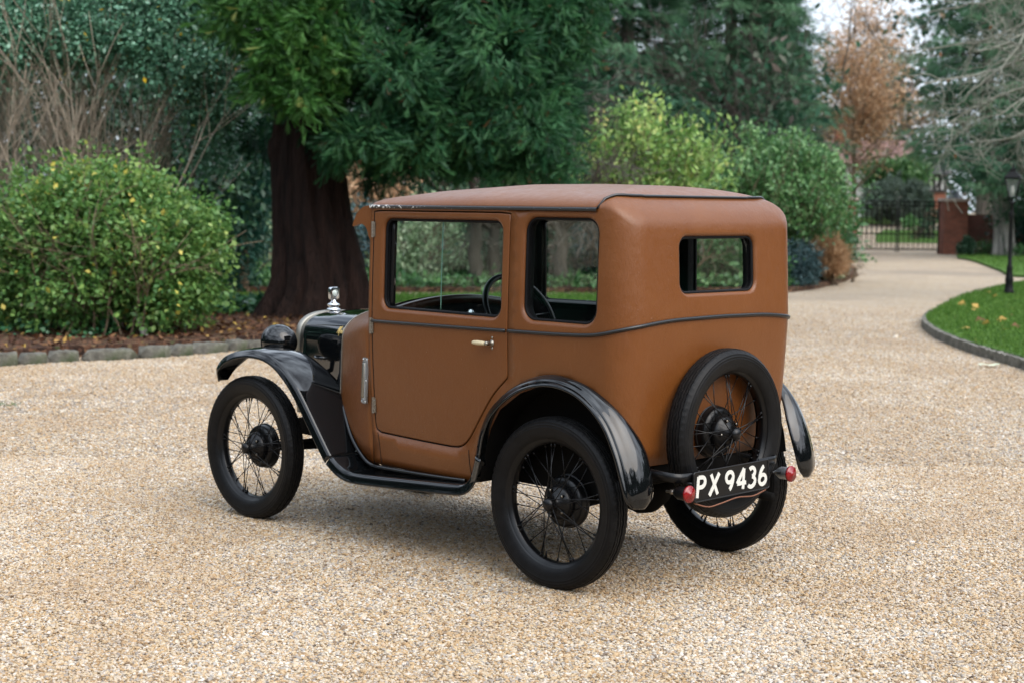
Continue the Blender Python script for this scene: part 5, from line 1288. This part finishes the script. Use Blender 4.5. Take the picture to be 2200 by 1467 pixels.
bd = MB().lathe([(0, .006), (.012, .005), (.022, .002), (.026, 0)], 20); bd = bd.build('bonnet_badge', M['chrome'], bonnet); bd.location = (1.868, 0, .937); bd.scale = (1.5, .85, 1); bd.rotation_euler = (0, .14, 0)
for sg in (1, -1):
    hb = MB().lathe([(0, -.088), (.03, -.083), (.055, -.067), (.074, -.040), (.0835, -.008), (.082, .014), (.0765, .032)], 36, 'x').build('headlamp', M['paint'], CAR); hb.location = (1.905, .365 * sg, .806)
    MB().lathe([(.0762, .031), (.079, .033), (.079, .038), (.074, .043), (.070, .041)], 36, 'x').build('headlamp_rim', M['paint'], hb)
    MB().lathe([(0, .050), (.04, .047), (.072, .040)], 36, 'x').build('headlamp_lens', M['frost'], hb)
    MB().tube([(0, 0, -.075), (0, 0, -.12), (.0, -.06 * sg, -.16)], .012, 8).build('bracket', M['black'], hb)
# windscreen, peak
gl = MB().add([(1.112, .455, .985), (1.112, -.455, .985), (1.098, -.455, 1.42), (1.098, .455, 1.42)], [(0, 1, 2, 3)]).build('windscreen', M['glass'], CAR, False)
wf = MB()
for y in (.462, -.462): wf.tube([(1.112, y, .98), (1.098, y, 1.43)], .013, 8)
wf.tube([(1.113, -.46, .992), (1.113, .46, .992)], .010, 8); wf.tube([(1.098, -.46, 1.415), (1.098, .46, 1.415)], .012, 8)
wf.build('windscreen_frame', M['black'], gl)
pr = spline([(1.108, 1.446), (1.165, 1.438), (1.205, 1.410), (1.232, 1.368), (1.236, 1.357)], 14).tolist() + spline([(1.228, 1.354), (1.19, 1.366), (1.165, 1.364), (1.142, 1.345), (1.128, 1.31), (1.112, 1.29)], 12).tolist()
k = len(pr); pk = MB(); 
for ys in ((.486, .468), (-.468, -.486)):
    b_ = len(pk.v); pk.grid(np.array([[(x, y, z) for x, z in pr] for y in ys]), closev=True, flip=True)
    pk.f.append(tuple(range(b_, b_ + k))); pk.f.append(tuple(range(b_ + 2 * k - 1, b_ + k - 1, -1)))
tp = spline([(1.108, 1.446), (1.165, 1.440), (1.21, 1.424), (1.236, 1.405)], 8).tolist(); tp = tp + [(x - .004, z - .010) for x, z in tp[::-1]]
pk.grid(np.array([[(x, y, z + .022 * (1 - (y / .47) ** 2)) for x, z in tp] for y in np.linspace(.468, -.468, 13)]), closev=True, flip=True)
pk.build('windscreen_peak', M['fabric'], CAR, sharp=50)
# interior
cy = np.linspace(-.462, .462, 40); cz = 1.055 - .31 * cy ** 2 - 1.2 * np.clip(abs(cy) - .40, 0, 1) ** 2
MB().grid(np.array([np.stack([np.full(40, x), cy, cz + d], -1) for x, d in ((1.112, -.003), (1.075, .0), (1.068, -.004), (1.066, -.036), (1.074, -.040))])).build('dash_cowl', M['wood'], CAR)
MB().grid(np.array([np.stack([np.full(40, x), cy * .98, np.where(k, cz - .038, .80)], -1) for x, k in ((1.078, 1), (1.060, 0))])).build('dashboard', M['seal'], CAR)
for y_, r_ in ((-.05, .034), (.03, .022), (-.33, .03)): MB().lathe([(0, -.012), (r_ * .9, -.012), (r_, -.009), (r_ * 1.05, .0)], 20, 'x', (1.068, y_, .955)).build('dash_dial', M['chrome'], CAR)
fl_ = MB().box((.72, 0, .385), (.78, .90, .03)); fl_.box((.06, 0, .60), (.58, .74, .03)); fl_.box((.36, 0, .49), (.03, .86, .22)); fl_.box((-.27, 0, .55), (.02, .70, .12)); fl_.box((1.28, 0, .42), (.40, .66, .03))
fl_.build('floor', M['matt'], CAR, False)
sw = MB(); tl = math.radians(31.8); ax = np.array([-math.cos(tl), 0, math.sin(tl)]); e1 = np.array([0, 1., 0]); e2 = np.cross(ax, e1); c0 = np.array([.861, -.17, .968])
th = np.linspace(0, 2 * np.pi, 48, endpoint=False)
SWH = sw.tube(c0 + .197 * (np.cos(th)[:, None] * e1 + np.sin(th)[:, None] * e2), .0135, 10, closed=True).build('steering_wheel', M['black'], CAR)
sp = MB()
for a in (0, math.pi / 2, math.pi, 1.5 * math.pi): sp.tube([c0 - ax * .02 + .03 * (math.cos(a) * e1 + math.sin(a) * e2), c0 + .195 * (math.cos(a) * e1 + math.sin(a) * e2)], .006, 6)
sp.tube([c0 - ax * .03, c0 + ax * .01], .032, 16); sp.tube([c0, c0 - ax * .45], .014, 8); sp.build('steering_column', M['black'], SWH)
def seat(x, y, w, h, d, zb):
    o = MB(); o.box((x, y, zb + .09), (d, w, .16)); s_ = o.build('seat', M['trim'], CAR, bevel=.05)
    b_ = MB().box((0, 0, 0), (.11, w, h)).build('backrest', M['trim'], s_, bevel=.045); b_.location = (x - d / 2 + .02, y, zb + .16 + h / 2); b_.rotation_euler = (0, -.18, 0)
seat(.60, .23, .40, .36, .42, .40); seat(.60, -.23, .40, .36, .42, .40); seat(-.02, 0, .76, .30, .36, .61)
# ------------------------------------------------------------------ wings and running boards
def wing(name, prof, y_in, y_out, crown, lip, mat, k=70, tip0=False, tip1=False, inner_drop=0.0):
    """prof [(x, z)] along the wing, y_in/y_out/lip given at the same stations"""
    tab = np.array([[x, z, a, b, c, l] for (x, z), a, b, c, l in zip(prof, y_in, y_out, crown, lip)])
    Q = spline(tab, k)
    T = norm(np.gradient(Q[:, :2], axis=0)); N_ = np.stack([T[:, 1], -T[:, 0]], -1); N_ *= np.sign((N_ * [0, 1]).sum(1).mean())
    G = []
    for (x, z, a, b, c, l), n_ in zip(Q, N_):
        row = []
        w = b - a
        if inner_drop: row += [(a, -inner_drop), (a + .002, -.012)]
        for f in np.linspace(0, 1, 12): row.append((a + (w - .016) * f, c * (math.sin(math.pi * (.10 + .80 * f)) - .31)))
        e = row[-1][1]
        for f in (30, 60, 90): row.append((b - .016 + .016 * math.sin(R(f)), e - .016 * (1 - math.cos(R(f)))))
        row += [(b + .001, -l * .55 + e), (b + .003, -l + e), (b + .0055, -l + e - .004), (b + .002, -l + e - .008), (b - .004, -l + e - .004)]
        G.append([(x + n_[0] * h, y, z + n_[1] * h) for y, h in row])
    o = MB().grid(np.array(G)).build(name, mat, CAR, merge=1e-5)
    bm = bmesh.new(); bm.from_mesh(o.data); c = sum(f.normal.z * f.calc_area() for f in bm.faces)
    if c < 0: bmesh.ops.reverse_faces(bm, faces=bm.faces)
    bm.to_mesh(o.data); bm.free()
    solid(o, .0035, 0); return o
fw = [(2.122, .622), (2.116, .672), (2.088, .708), (2.03, .748), (1.93, .777), (1.805, .789), (1.69, .771), (1.59, .722), (1.487, .634), (1.36, .482), (1.285, .392), (1.262, .368)]
WF = wing('front_wing', fw, [.50, .462, .435, .415, .40, .395, .385, .365, .335, .35, .36, .36], [.560, .578, .585, .586, .586, .586, .586, .586, .586, .586, .586, .586],
          [.008, .010, .011, .012, .012, .012, .013, .013, .012, .007, .002, 0], [.012, .022, .028, .03, .03, .03, .03, .032, .034, .036, .036, .036], M['paint'])
mirror_part(WF, CAR)
rb = [(1.262, .368), (1.215, .338), (1.165, .320), (1.10, .314), (.95, .320), (.7, .334), (.50, .346), (.44, .356), (.405, .385), (.388, .43), (.377, .475)]
RB = wing('running_board', rb, [.36, .37, .38, .39, .40, .42, .43, .44, .48, .51, .528], [.586] * 11, [0] * 11, [.036] * 11, M['paint'], 60)
mirror_part(RB, CAR)
for mm in (0, 1):   # beading where the wing and running board meet the body
    P = spline([(1.462, .356, .585), (1.40, .392, .535), (1.30, .435, .44), (1.20, .462, .372), (1.12, .476, .340), (1.0, .492, .338), (.7, .507, .345), (.5, .512, .352)], 60) * [1, -1 if mm else 1, 1]
    MB().tube(P, .0085, 8).build('body_beading', M['paint'], CAR)
# valance between bonnet and wing
vl = np.array([[(x, np.interp(x, [1.2, 1.47, 1.95], [.44, .352, .205]) - .004, np.interp(x, [1.2, 1.3, 1.47, 1.95], [.36, .44, .60, .60])), (x, np.interp(x, [1.2, 1.47, 1.95], [.43, .33, .20]), .40)] for x in np.linspace(1.21, 1.94, 12)])
for mm in (0, 1): MB().grid(vl * [1, -1 if mm else 1, 1]).build('valance', M['paint'], CAR, away=lambda c: (c.x, 0, c.z))
rw = [(.377, .475), (.352, .575), (.295, .670), (.178, .760), (.05, .805), (-.07, .810), (-.19, .776), (-.305, .692), (-.375, .585), (-.415, .475), (-.430, .405), (-.428, .368)]
WR = wing('rear_wing', rw, [.528, .528, .528, .530, .532, .532, .528, .495, .452, .450, .462, .50], [.586, .586, .586, .587, .588, .588, .589, .592, .594, .593, .588, .560],
          [0, .004, .006, .008, .01, .012, .02, .03, .036, .036, .026, .012], [.03, .028, .026, .026, .026, .026, .026, .026, .026, .024, .018, .01], M['paint'], 80)
mirror_part(WR, CAR)
ap = spline([(.40, .36), (.372, .48), (.335, .58), (.28, .655), (.17, .728), (.05, .772), (-.07, .775), (-.17, .742), (-.25, .66), (-.30, .56), (-.32, .46)], 40)
for mm in (0, 1):
    q = -1 if mm else 1
    m = MB().grid(np.array([[(x, q * .53, z) for x, z in ap], [(x, q * .405, z) for x, z in ap]]))
    m.add([(x, q * .405, z) for x, z in ap] + [(x, q * .405, .36) for x, z in ap], [(i, i + 1, i + 41, i + 40) for i in range(39)])
    m.build('wheel_arch', M['matt'], CAR)
    bp = MB().tube(np.array([S(s, z) + SN(s, z) * .006 for s, z in xz(spline([(.38, .49), (.35, .585), (.294, .676), (.178, .764), (.05, .809), (-.07, .813), (-.19, .778), (-.235, .748)], 40))]) * [1, q, 1], .006, 6).build('wing_piping', M['piping'], CAR)
# ------------------------------------------------------------------ wheels
def tyre_mesh(Ro):
    k = Ro - .33
    pr = [(.243, .028), (.250, .036), (.262, .0415), (.280, .0455), (.290, .0462), (.2925, .0472), (.295, .0462), (.300, .0458), (.3025, .0466), (.305, .0452), (.309, .0440), (.3115, .0444), (.314, .042), (.319, .0385), (.3235, .034), (.3262, .0290), (.3262, .0262), (.3225, .0252), (.3225, .0236), (.3285, .0226), (.3292, .0150), (.3245, .0142), (.3245, .0122), (.3298, .0114), (.330, .0044), (.3252, .0036), (.3252, .0014)]
    pr = pr + [(r, -y) for r, y in pr[::-1]]
    n = 216; th = np.linspace(0, 2 * np.pi, n, endpoint=False); zz = .0011 * (1 - 2 * (np.arange(n) // 2 % 2))
    G = []
    for r, y in pr:
        tread = r > .3215 and abs(y) < .0255
        rr = np.full(n, r + k); yy = np.full(n, y)
        if tread: yy = yy + zz
        if .033 < abs(y) < .0395 and r > .31 or abs(abs(y) - .029) < .001: rr = rr - .0030 * (np.arange(n) % 3 == 0)
        G.append(np.stack([rr * np.sin(th), yy, np.maximum(rr * np.cos(th), -.3285)], -1))
    return MB().grid(np.array(G), closev=True)
def rim_mesh():
    pr = [(.243, .030), (.2505, .0335), (.2525, .031), (.250, .0285), (.241, .027), (.236, .020), (.229, .016), (.2265, .008), (.2265, -.008), (.229, -.016), (.236, -.020), (.241, -.027), (.250, -.0285), (.2525, -.031), (.2505, -.0335), (.243, -.030), (.232, -.012), (.2305, 0), (.232, .012)]
    return MB().lathe(pr + [pr[0]], 72, 'y')
def spoke_mesh(hub, rimp, nm):
    a, b = np.array(hub), np.array(rimp); d = norm(b - a)
    return MB().tube([a, b - d * .012], .00185, 6).tube([b - d * .014, b - d * .012, b], [.002, .0042, .0046], 6)
def pol(r, deg, y): return (r * math.sin(R(deg)), y, r * math.cos(R(deg)))
PROTO = {}
def spokes(parent, n=18):
    """outer spokes from the nose of the hub, inner ones from its flange, crossing in pairs"""
    for k, (hr, hy, off, ry, st) in enumerate([(.024, .050, 46, .010, 0), (.024, .050, -46, .010, 7), (.060, -.012, 34, -.010, 4), (.060, -.012, -34, -.010, 13)]):
        for i in range(n // 2):
            if k not in PROTO:
                o = spoke_mesh(pol(hr, 0, hy), pol(.2285, off, ry), 'spoke').build('spoke', M['black'], parent); PROTO[k] = o.data
            else:
                o = bpy.data.objects.new('spoke', PROTO[k]); COL.objects.link(o); o.parent = parent
            o.rotation_euler = (0, R(360 / (n // 2) * i + st), 0)
def spokes_joined(parent, n=36):
    m = MB()
    for hr, hy, off, ry, st in [(.024, .050, 46, .010, 0), (.024, .050, -46, .010, 7), (.060, -.012, 34, -.010, 4), (.060, -.012, -34, -.010, 13)]:
        for i in range(n // 4):
            t_ = 360 / (n // 4) * i + st
            q = spoke_mesh(pol(hr, t_, hy), pol(.2285, t_ + off, ry), 's'); m.add(q.v, q.f)
    return m.build('spokes', M['black'], parent)
RIMM = TYM = None
def wheel(loc, rz, Ro=.33, individual=True, nm='wheel', drum=True):
    global RIMM
    w = rim_mesh().build(nm, M['black'], CAR, sharp=50, merge=1e-6); w.location = loc; w.rotation_euler = (0, 0, rz)
    tyre_mesh(Ro).build('tyre', M['rubber'], w, sharp=38)
    h = MB().lathe([(0, .066), (.012, .065), (.021, .059), (.025, .050), (.027, .036), (.034, .024), (.048, .014), (.060, .006), (.066, -.002), (.070, -.016), (.066, -.024), (0, -.024)], 32, 'y')
    for a in range(5): h.tube([pol(.052, 72 * a + 20, .008), pol(.052, 72 * a + 20, .020)], .0065, 6)
    h = h.build('hub', M['black'], w, sharp=50)
    for a in range(5): h_ = MB().tube([pol(.052, 72 * a + 20, .0195), pol(.052, 72 * a + 20, .0225)], .0058, 6).build('hub_nut', M['steel'], h)
    if drum:
        MB().lathe([(0, -.022), (.062, -.022), (.082, -.022), (.095, -.029), (.099, -.038), (.099, -.060), (.104, -.062), (.104, -.070), (.095, -.074), (0, -.074)], 40, 'y').build('brake_drum', M['black'], w, sharp=40)
    if individual: spokes(w, 18) if individual == 1 else None
    else: kind(spokes_joined(w), 'stuff')
    vv = MB().tube([pol(.229, 166, 0), pol(.198, 166, .004)], [.005, .003], 6).build('tyre_valve', M['black'], w)
    return w
PROTO.clear()
WL = []
def spokes_full(w):
    for k, (hr, hy, off, ry, st) in enumerate([(.024, .050, 46, .010, 0), (.024, .050, -46, .010, 7), (.060, -.012, 34, -.010, 4), (.060, -.012, -34, -.010, 13)]):
        for i in range(9):
            if k not in PROTO:
                o = spoke_mesh(pol(hr, 0, hy), pol(.2285, off, ry), 'spoke').build('spoke', M['black'], w); PROTO[k] = o.data
            else:
                o = bpy.data.objects.new('spoke', PROTO[k]); COL.objects.link(o); o.parent = w
            o.rotation_euler = (0, R(40 * i + st), 0)
for (x, sg) in ((0, 1), (1.905, 1)):
    w = wheel((x, .508 * sg, .33), 0 if sg > 0 else math.pi, .33, 2); spokes_full(w)
for (x, sg) in ((0, -1), (1.905, -1)):
    wheel((x, .508 * sg, .33), math.pi, .33, 0)
w = wheel((-.405, 0, .594), math.pi / 2, .325, 2, 'spare_wheel', True); spokes_full(w)
MB().tube([(-.30, 0, .594), (-.36, 0, .594)], .05, 16).build('spare_carrier', M['matt'], CAR)
# ------------------------------------------------------------------ running gear seen below
ch = MB()
for y in (.20, -.20): ch.box((.95, y, .40), (2.0, .04, .075))
ch.box((.55, 0, .40), (.05, .42, .06)); ch.box((1.86, 0, .40), (.05, .42, .06)); ch.box((-.06, 0, .42), (.05, .42, .06))
ch.build('chassis_frame', M['matt'], CAR, False)
ax_ = MB().tube([(0, .44, .33), (0, -.44, .33)], .034, 12); ax_.lathe([(.0, -.12), (.05, -.11), (.095, -.05), (.105, 0), (.095, .05), (.05, .11), (0, .12)], 20, 'x', (0, .0, .33)); ax_.tube([(.1, 0, .33), (.9, 0, .36)], .03, 8)
ax_.build('rear_axle', M['matt'], CAR)
fa = MB().tube([(1.905, .45, .33), (1.905, .3, .315), (1.905, 0, .30), (1.905, -.3, .315), (1.905, -.45, .33)], .022, 8); fa.tube([(1.86, .40, .34), (1.86, -.40, .34)], .009, 6); fa.tube([(1.905, .12, .30), (1.35, .22, .38)], .012, 6)
fa.build('front_axle', M['matt'], CAR)
for y in (.30, -.30):
    sp = MB()
    for k in range(5): sp.box((.26 - .03 * k - .12 + .02 * k, y, .385 - k * .008), (.50 - .08 * k, .04, .0075))
    sp.build('leaf_spring', M['matt'], CAR, False)
MB().tube(spline([(1.2, -.14, .32), (.5, -.16, .30), (.1, -.28, .31), (-.2, -.30, .32), (-.42, -.30, .31)], 20), .018, 10).build('exhaust_pipe', M['matt'], CAR)
MB().box((-.19, 0, .47), (.24, .60, .12)).build('fuel_tank', M['matt'], CAR, bevel=.03)
# ------------------------------------------------------------------ number plate and tail lamps
PA, PB = np.array([-.50, .318, .4295]), np.array([-.50, -.151, .4315])
pcen = (PA + PB) / 2
NP = empty('x'); bpy.data.objects.remove(NP)
P = rrect(-.2345, .2345, -.055, .057, .010, 4)
q = len(P)
pl = MB().add([(-.003, -a, b) for a, b in P] + [(.003, -a, b) for a, b in P], [tuple(range(q))[::-1], tuple(range(q, 2 * q))] + [(i, i + q, (i + 1) % q + q, (i + 1) % q) for i in range(q)])
PLATE = pl.build('number_plate', M['black'], CAR, False); PLATE.location = tuple(pcen); PLATE.rotation_euler = (math.atan2(PA[2] - PB[2], .469), 0.06, 0)
MB().tube([(-.004, -a, b) for a, b in offs(P, -.002)], .0022, 6, closed=True).build('plate_edge', M['piping'], PLATE)
arc = lambda cx, cy, rx, ry, a0, a1, n=18: [(cx + rx * math.cos(R(a)), cy + ry * math.sin(R(a))) for a in np.linspace(a0, a1, n)]
GLY = {'P': [[(.06, 0), (.06, 1)], [(.06, .95)] + arc(.30, .715, .24, .235, 90, -90) + [(.06, .48)]],
       'X': [[(.02, 0), (.60, 1)], [(.05, 1), (.56, 0)]],
       '9': [arc(.30, .70, .235, .25, 0, 360, 30), arc(.14, .70, .395, .68, 0, -62, 16)],
       '4': [[(.44, 0), (.44, 1), (.03, .30), (.62, .30)]],
       '3': [arc(.26, .74, .22, .22, 140, -80) , arc(.25, .28, .27, .245, 82, -140)],
       '6': [arc(.30, .28, .235, .235, 0, 360, 30), arc(.50, .28, .43, .70, 180, 112, 16)]}
def ribbon(m, P, w, z):
    P = np.array(P, float); cl = np.linalg.norm(P[0] - P[-1]) < 1e-6
    T = norm(np.gradient(P, axis=0)) if not cl else norm(np.roll(np.vstack([P[:-1]]), -1, 0) - np.roll(P[:-1], 1, 0))
    if cl: T = np.vstack([T, T[:1]])
    if len(P) <= 4 and len(P) > 2:
        for a, b, dz in zip(P[:-1], P[1:], (0, .0002, .0004)): ribbon(m, [a, b], w, z - dz)
        return
    N_ = np.stack([-T[:, 1], T[:, 0]], -1) * w / 2
    A, B = P + N_, P - N_
    m.grid(np.array([[(z, -a[0], a[1]), (z, -b[0], b[1]), (z + .002, -b[0], b[1]), (z + .002, -a[0], a[1])] for a, b in zip(A, B)]), closev=True)
    k = len(P); b0_ = len(m.v) - 4 * k
    m.f.append((b0_, b0_ + 1, b0_ + 2, b0_ + 3)); m.f.append(tuple(b0_ + 4 * (k - 1) + j for j in (3, 2, 1, 0)))
hgt = .090
for chx, x0, wd in zip('PX9436', (-.222, -.146, -.052, .022, .092, .160), (.062, .066, .066, .068, .064, .066)):
    m = MB()
    for i, st in enumerate(GLY[chx]):
        Q = np.array(st, float); Q = np.stack([x0 + Q[:, 0] / .62 * wd * .86 + Q[:, 1] * hgt * .13, (Q[:, 1] - .5) * (hgt - .013)], -1)
        ribbon(m, Q, .0150, -.0052 - .0003 * i)
    m.build('letter' if chx in 'PX' else 'digit', M['white'], PLATE, False)
st_ = MB()
def strip(P, h, t):
    P = np.array(P, float); T = norm(np.gradient(P, axis=0)); N_ = norm(np.cross(T, UPV))
    st_.grid(np.array([[p + n_ * t - UPV * h, p + n_ * t + UPV * h, p - n_ * t + UPV * h, p - n_ * t - UPV * h] for p, n_ in zip(P, N_)]), closev=True)
strip(spline([(-.33, .40, .478), (-.42, .40, .474), (-.475, .375, .468), (-.488, .30, .466)], 16), .017, .002)
strip(spline([(-.33, -.22, .47), (-.42, -.255, .472), (-.475, -.235, .476), (-.489, -.17, .478), (-.489, -.10, .478)], 18), .015, .002)
for a in (.27, -.11): st_.tube([(-.33, a, .44), (-.495, a, .43)], .007, 6)
st_.build('plate_bracket', M['black'], CAR)
for (lx, ly, lz, ring_) in ((-.525, .372, .4165, 0), (-.525, -.268, .4205, 1)):
    tl_ = MB().lathe([(0, .075), (.012, .073), (.020, .062), (.026, .050), (.027, .012), (.030, .010), (.030, .0)], 24, 'x').build('tail_lamp', M['alloy' if ring_ else 'black'], CAR, sharp=40); tl_.location = (lx, ly, lz)
    tl_.rotation_euler = (0, 0.02, .0); tl_.scale = (.92, .92, .92)
    MB().lathe([(0, -.013), (.010, -.012), (.011, -.0095), (.020, -.010), (.022, -.006), (.033, -.006), (.035, .000), (.033, .006), (.029, .006)], 28, 'x').build('lens', M['redglass'], tl_)
    MB().tube([(.03, 0, .0), (.045, (-.06 if not ring_ else .05), .012), (.03, (-.10 if not ring_ else .09), .012)], .006, 6).build('bracket', M['black'], tl_)
    if not ring_: MB().lathe([(.006, .072), (.010, .075), (.010, .092), (.006, .094), (.005, .115), (0, .116)], 12, 'x').build('cable_gland', M['steel'], tl_)
MB().tube(spline([(-.50, .31, .372), (-.512, .24, .352), (-.512, .16, .356), (-.512, .06, .366), (-.512, -.04, .360), (-.505, -.13, .372)], 30), .0028, 5).build('cable', M['wire'], CAR)
# signature on the bonnet side, hand painted in gold
sg_ = [[(0, 0), (.35, 1), (.5, 0)], [(.12, .38), (.5, .45)], [(.5, .1), (.75, 1.05), (.62, .1), (.75, .1)], [(.72, -.35), (.98, 1.0), (1.1, .9)], [(.85, .45), (1.1, .5)], [(1.1, .1), (1.2, .5), (1.3, .45)], [(1.32, .25), (1.5, .3), (1.42, .5), (1.34, .2), (1.5, .08)], [(1.82, .42), (1.65, .4), (1.65, .1), (1.8, .15), (2.0, 1.1), (1.88, .1)]]
m = MB()
def hoodside(x, z):
    w = np.interp(x, [1.46, 1.93], [.345, .210]); zs = np.interp(x, [1.46, 1.93], [.83, .81]); zt = np.interp(x, [1.46, 1.7, 1.93], [.974, .960, .934])
    f = np.clip((z - zs) / (zt - zs), 0, 1); return w * (1 - f ** 2.5) ** (1 / 2.5)
for st in sg_:
    Q = spline(np.array(st), 16) if len(st) > 2 else np.linspace(st[0], st[1], 8)
    x = 1.545 - Q[:, 0] * .030; z = .868 + Q[:, 1] * .030
    m.tube(np.stack([x, hoodside(x, z) + .0015, z], -1), .0019, 5)
m.build('painted_signature', M['gold'], bonnet)
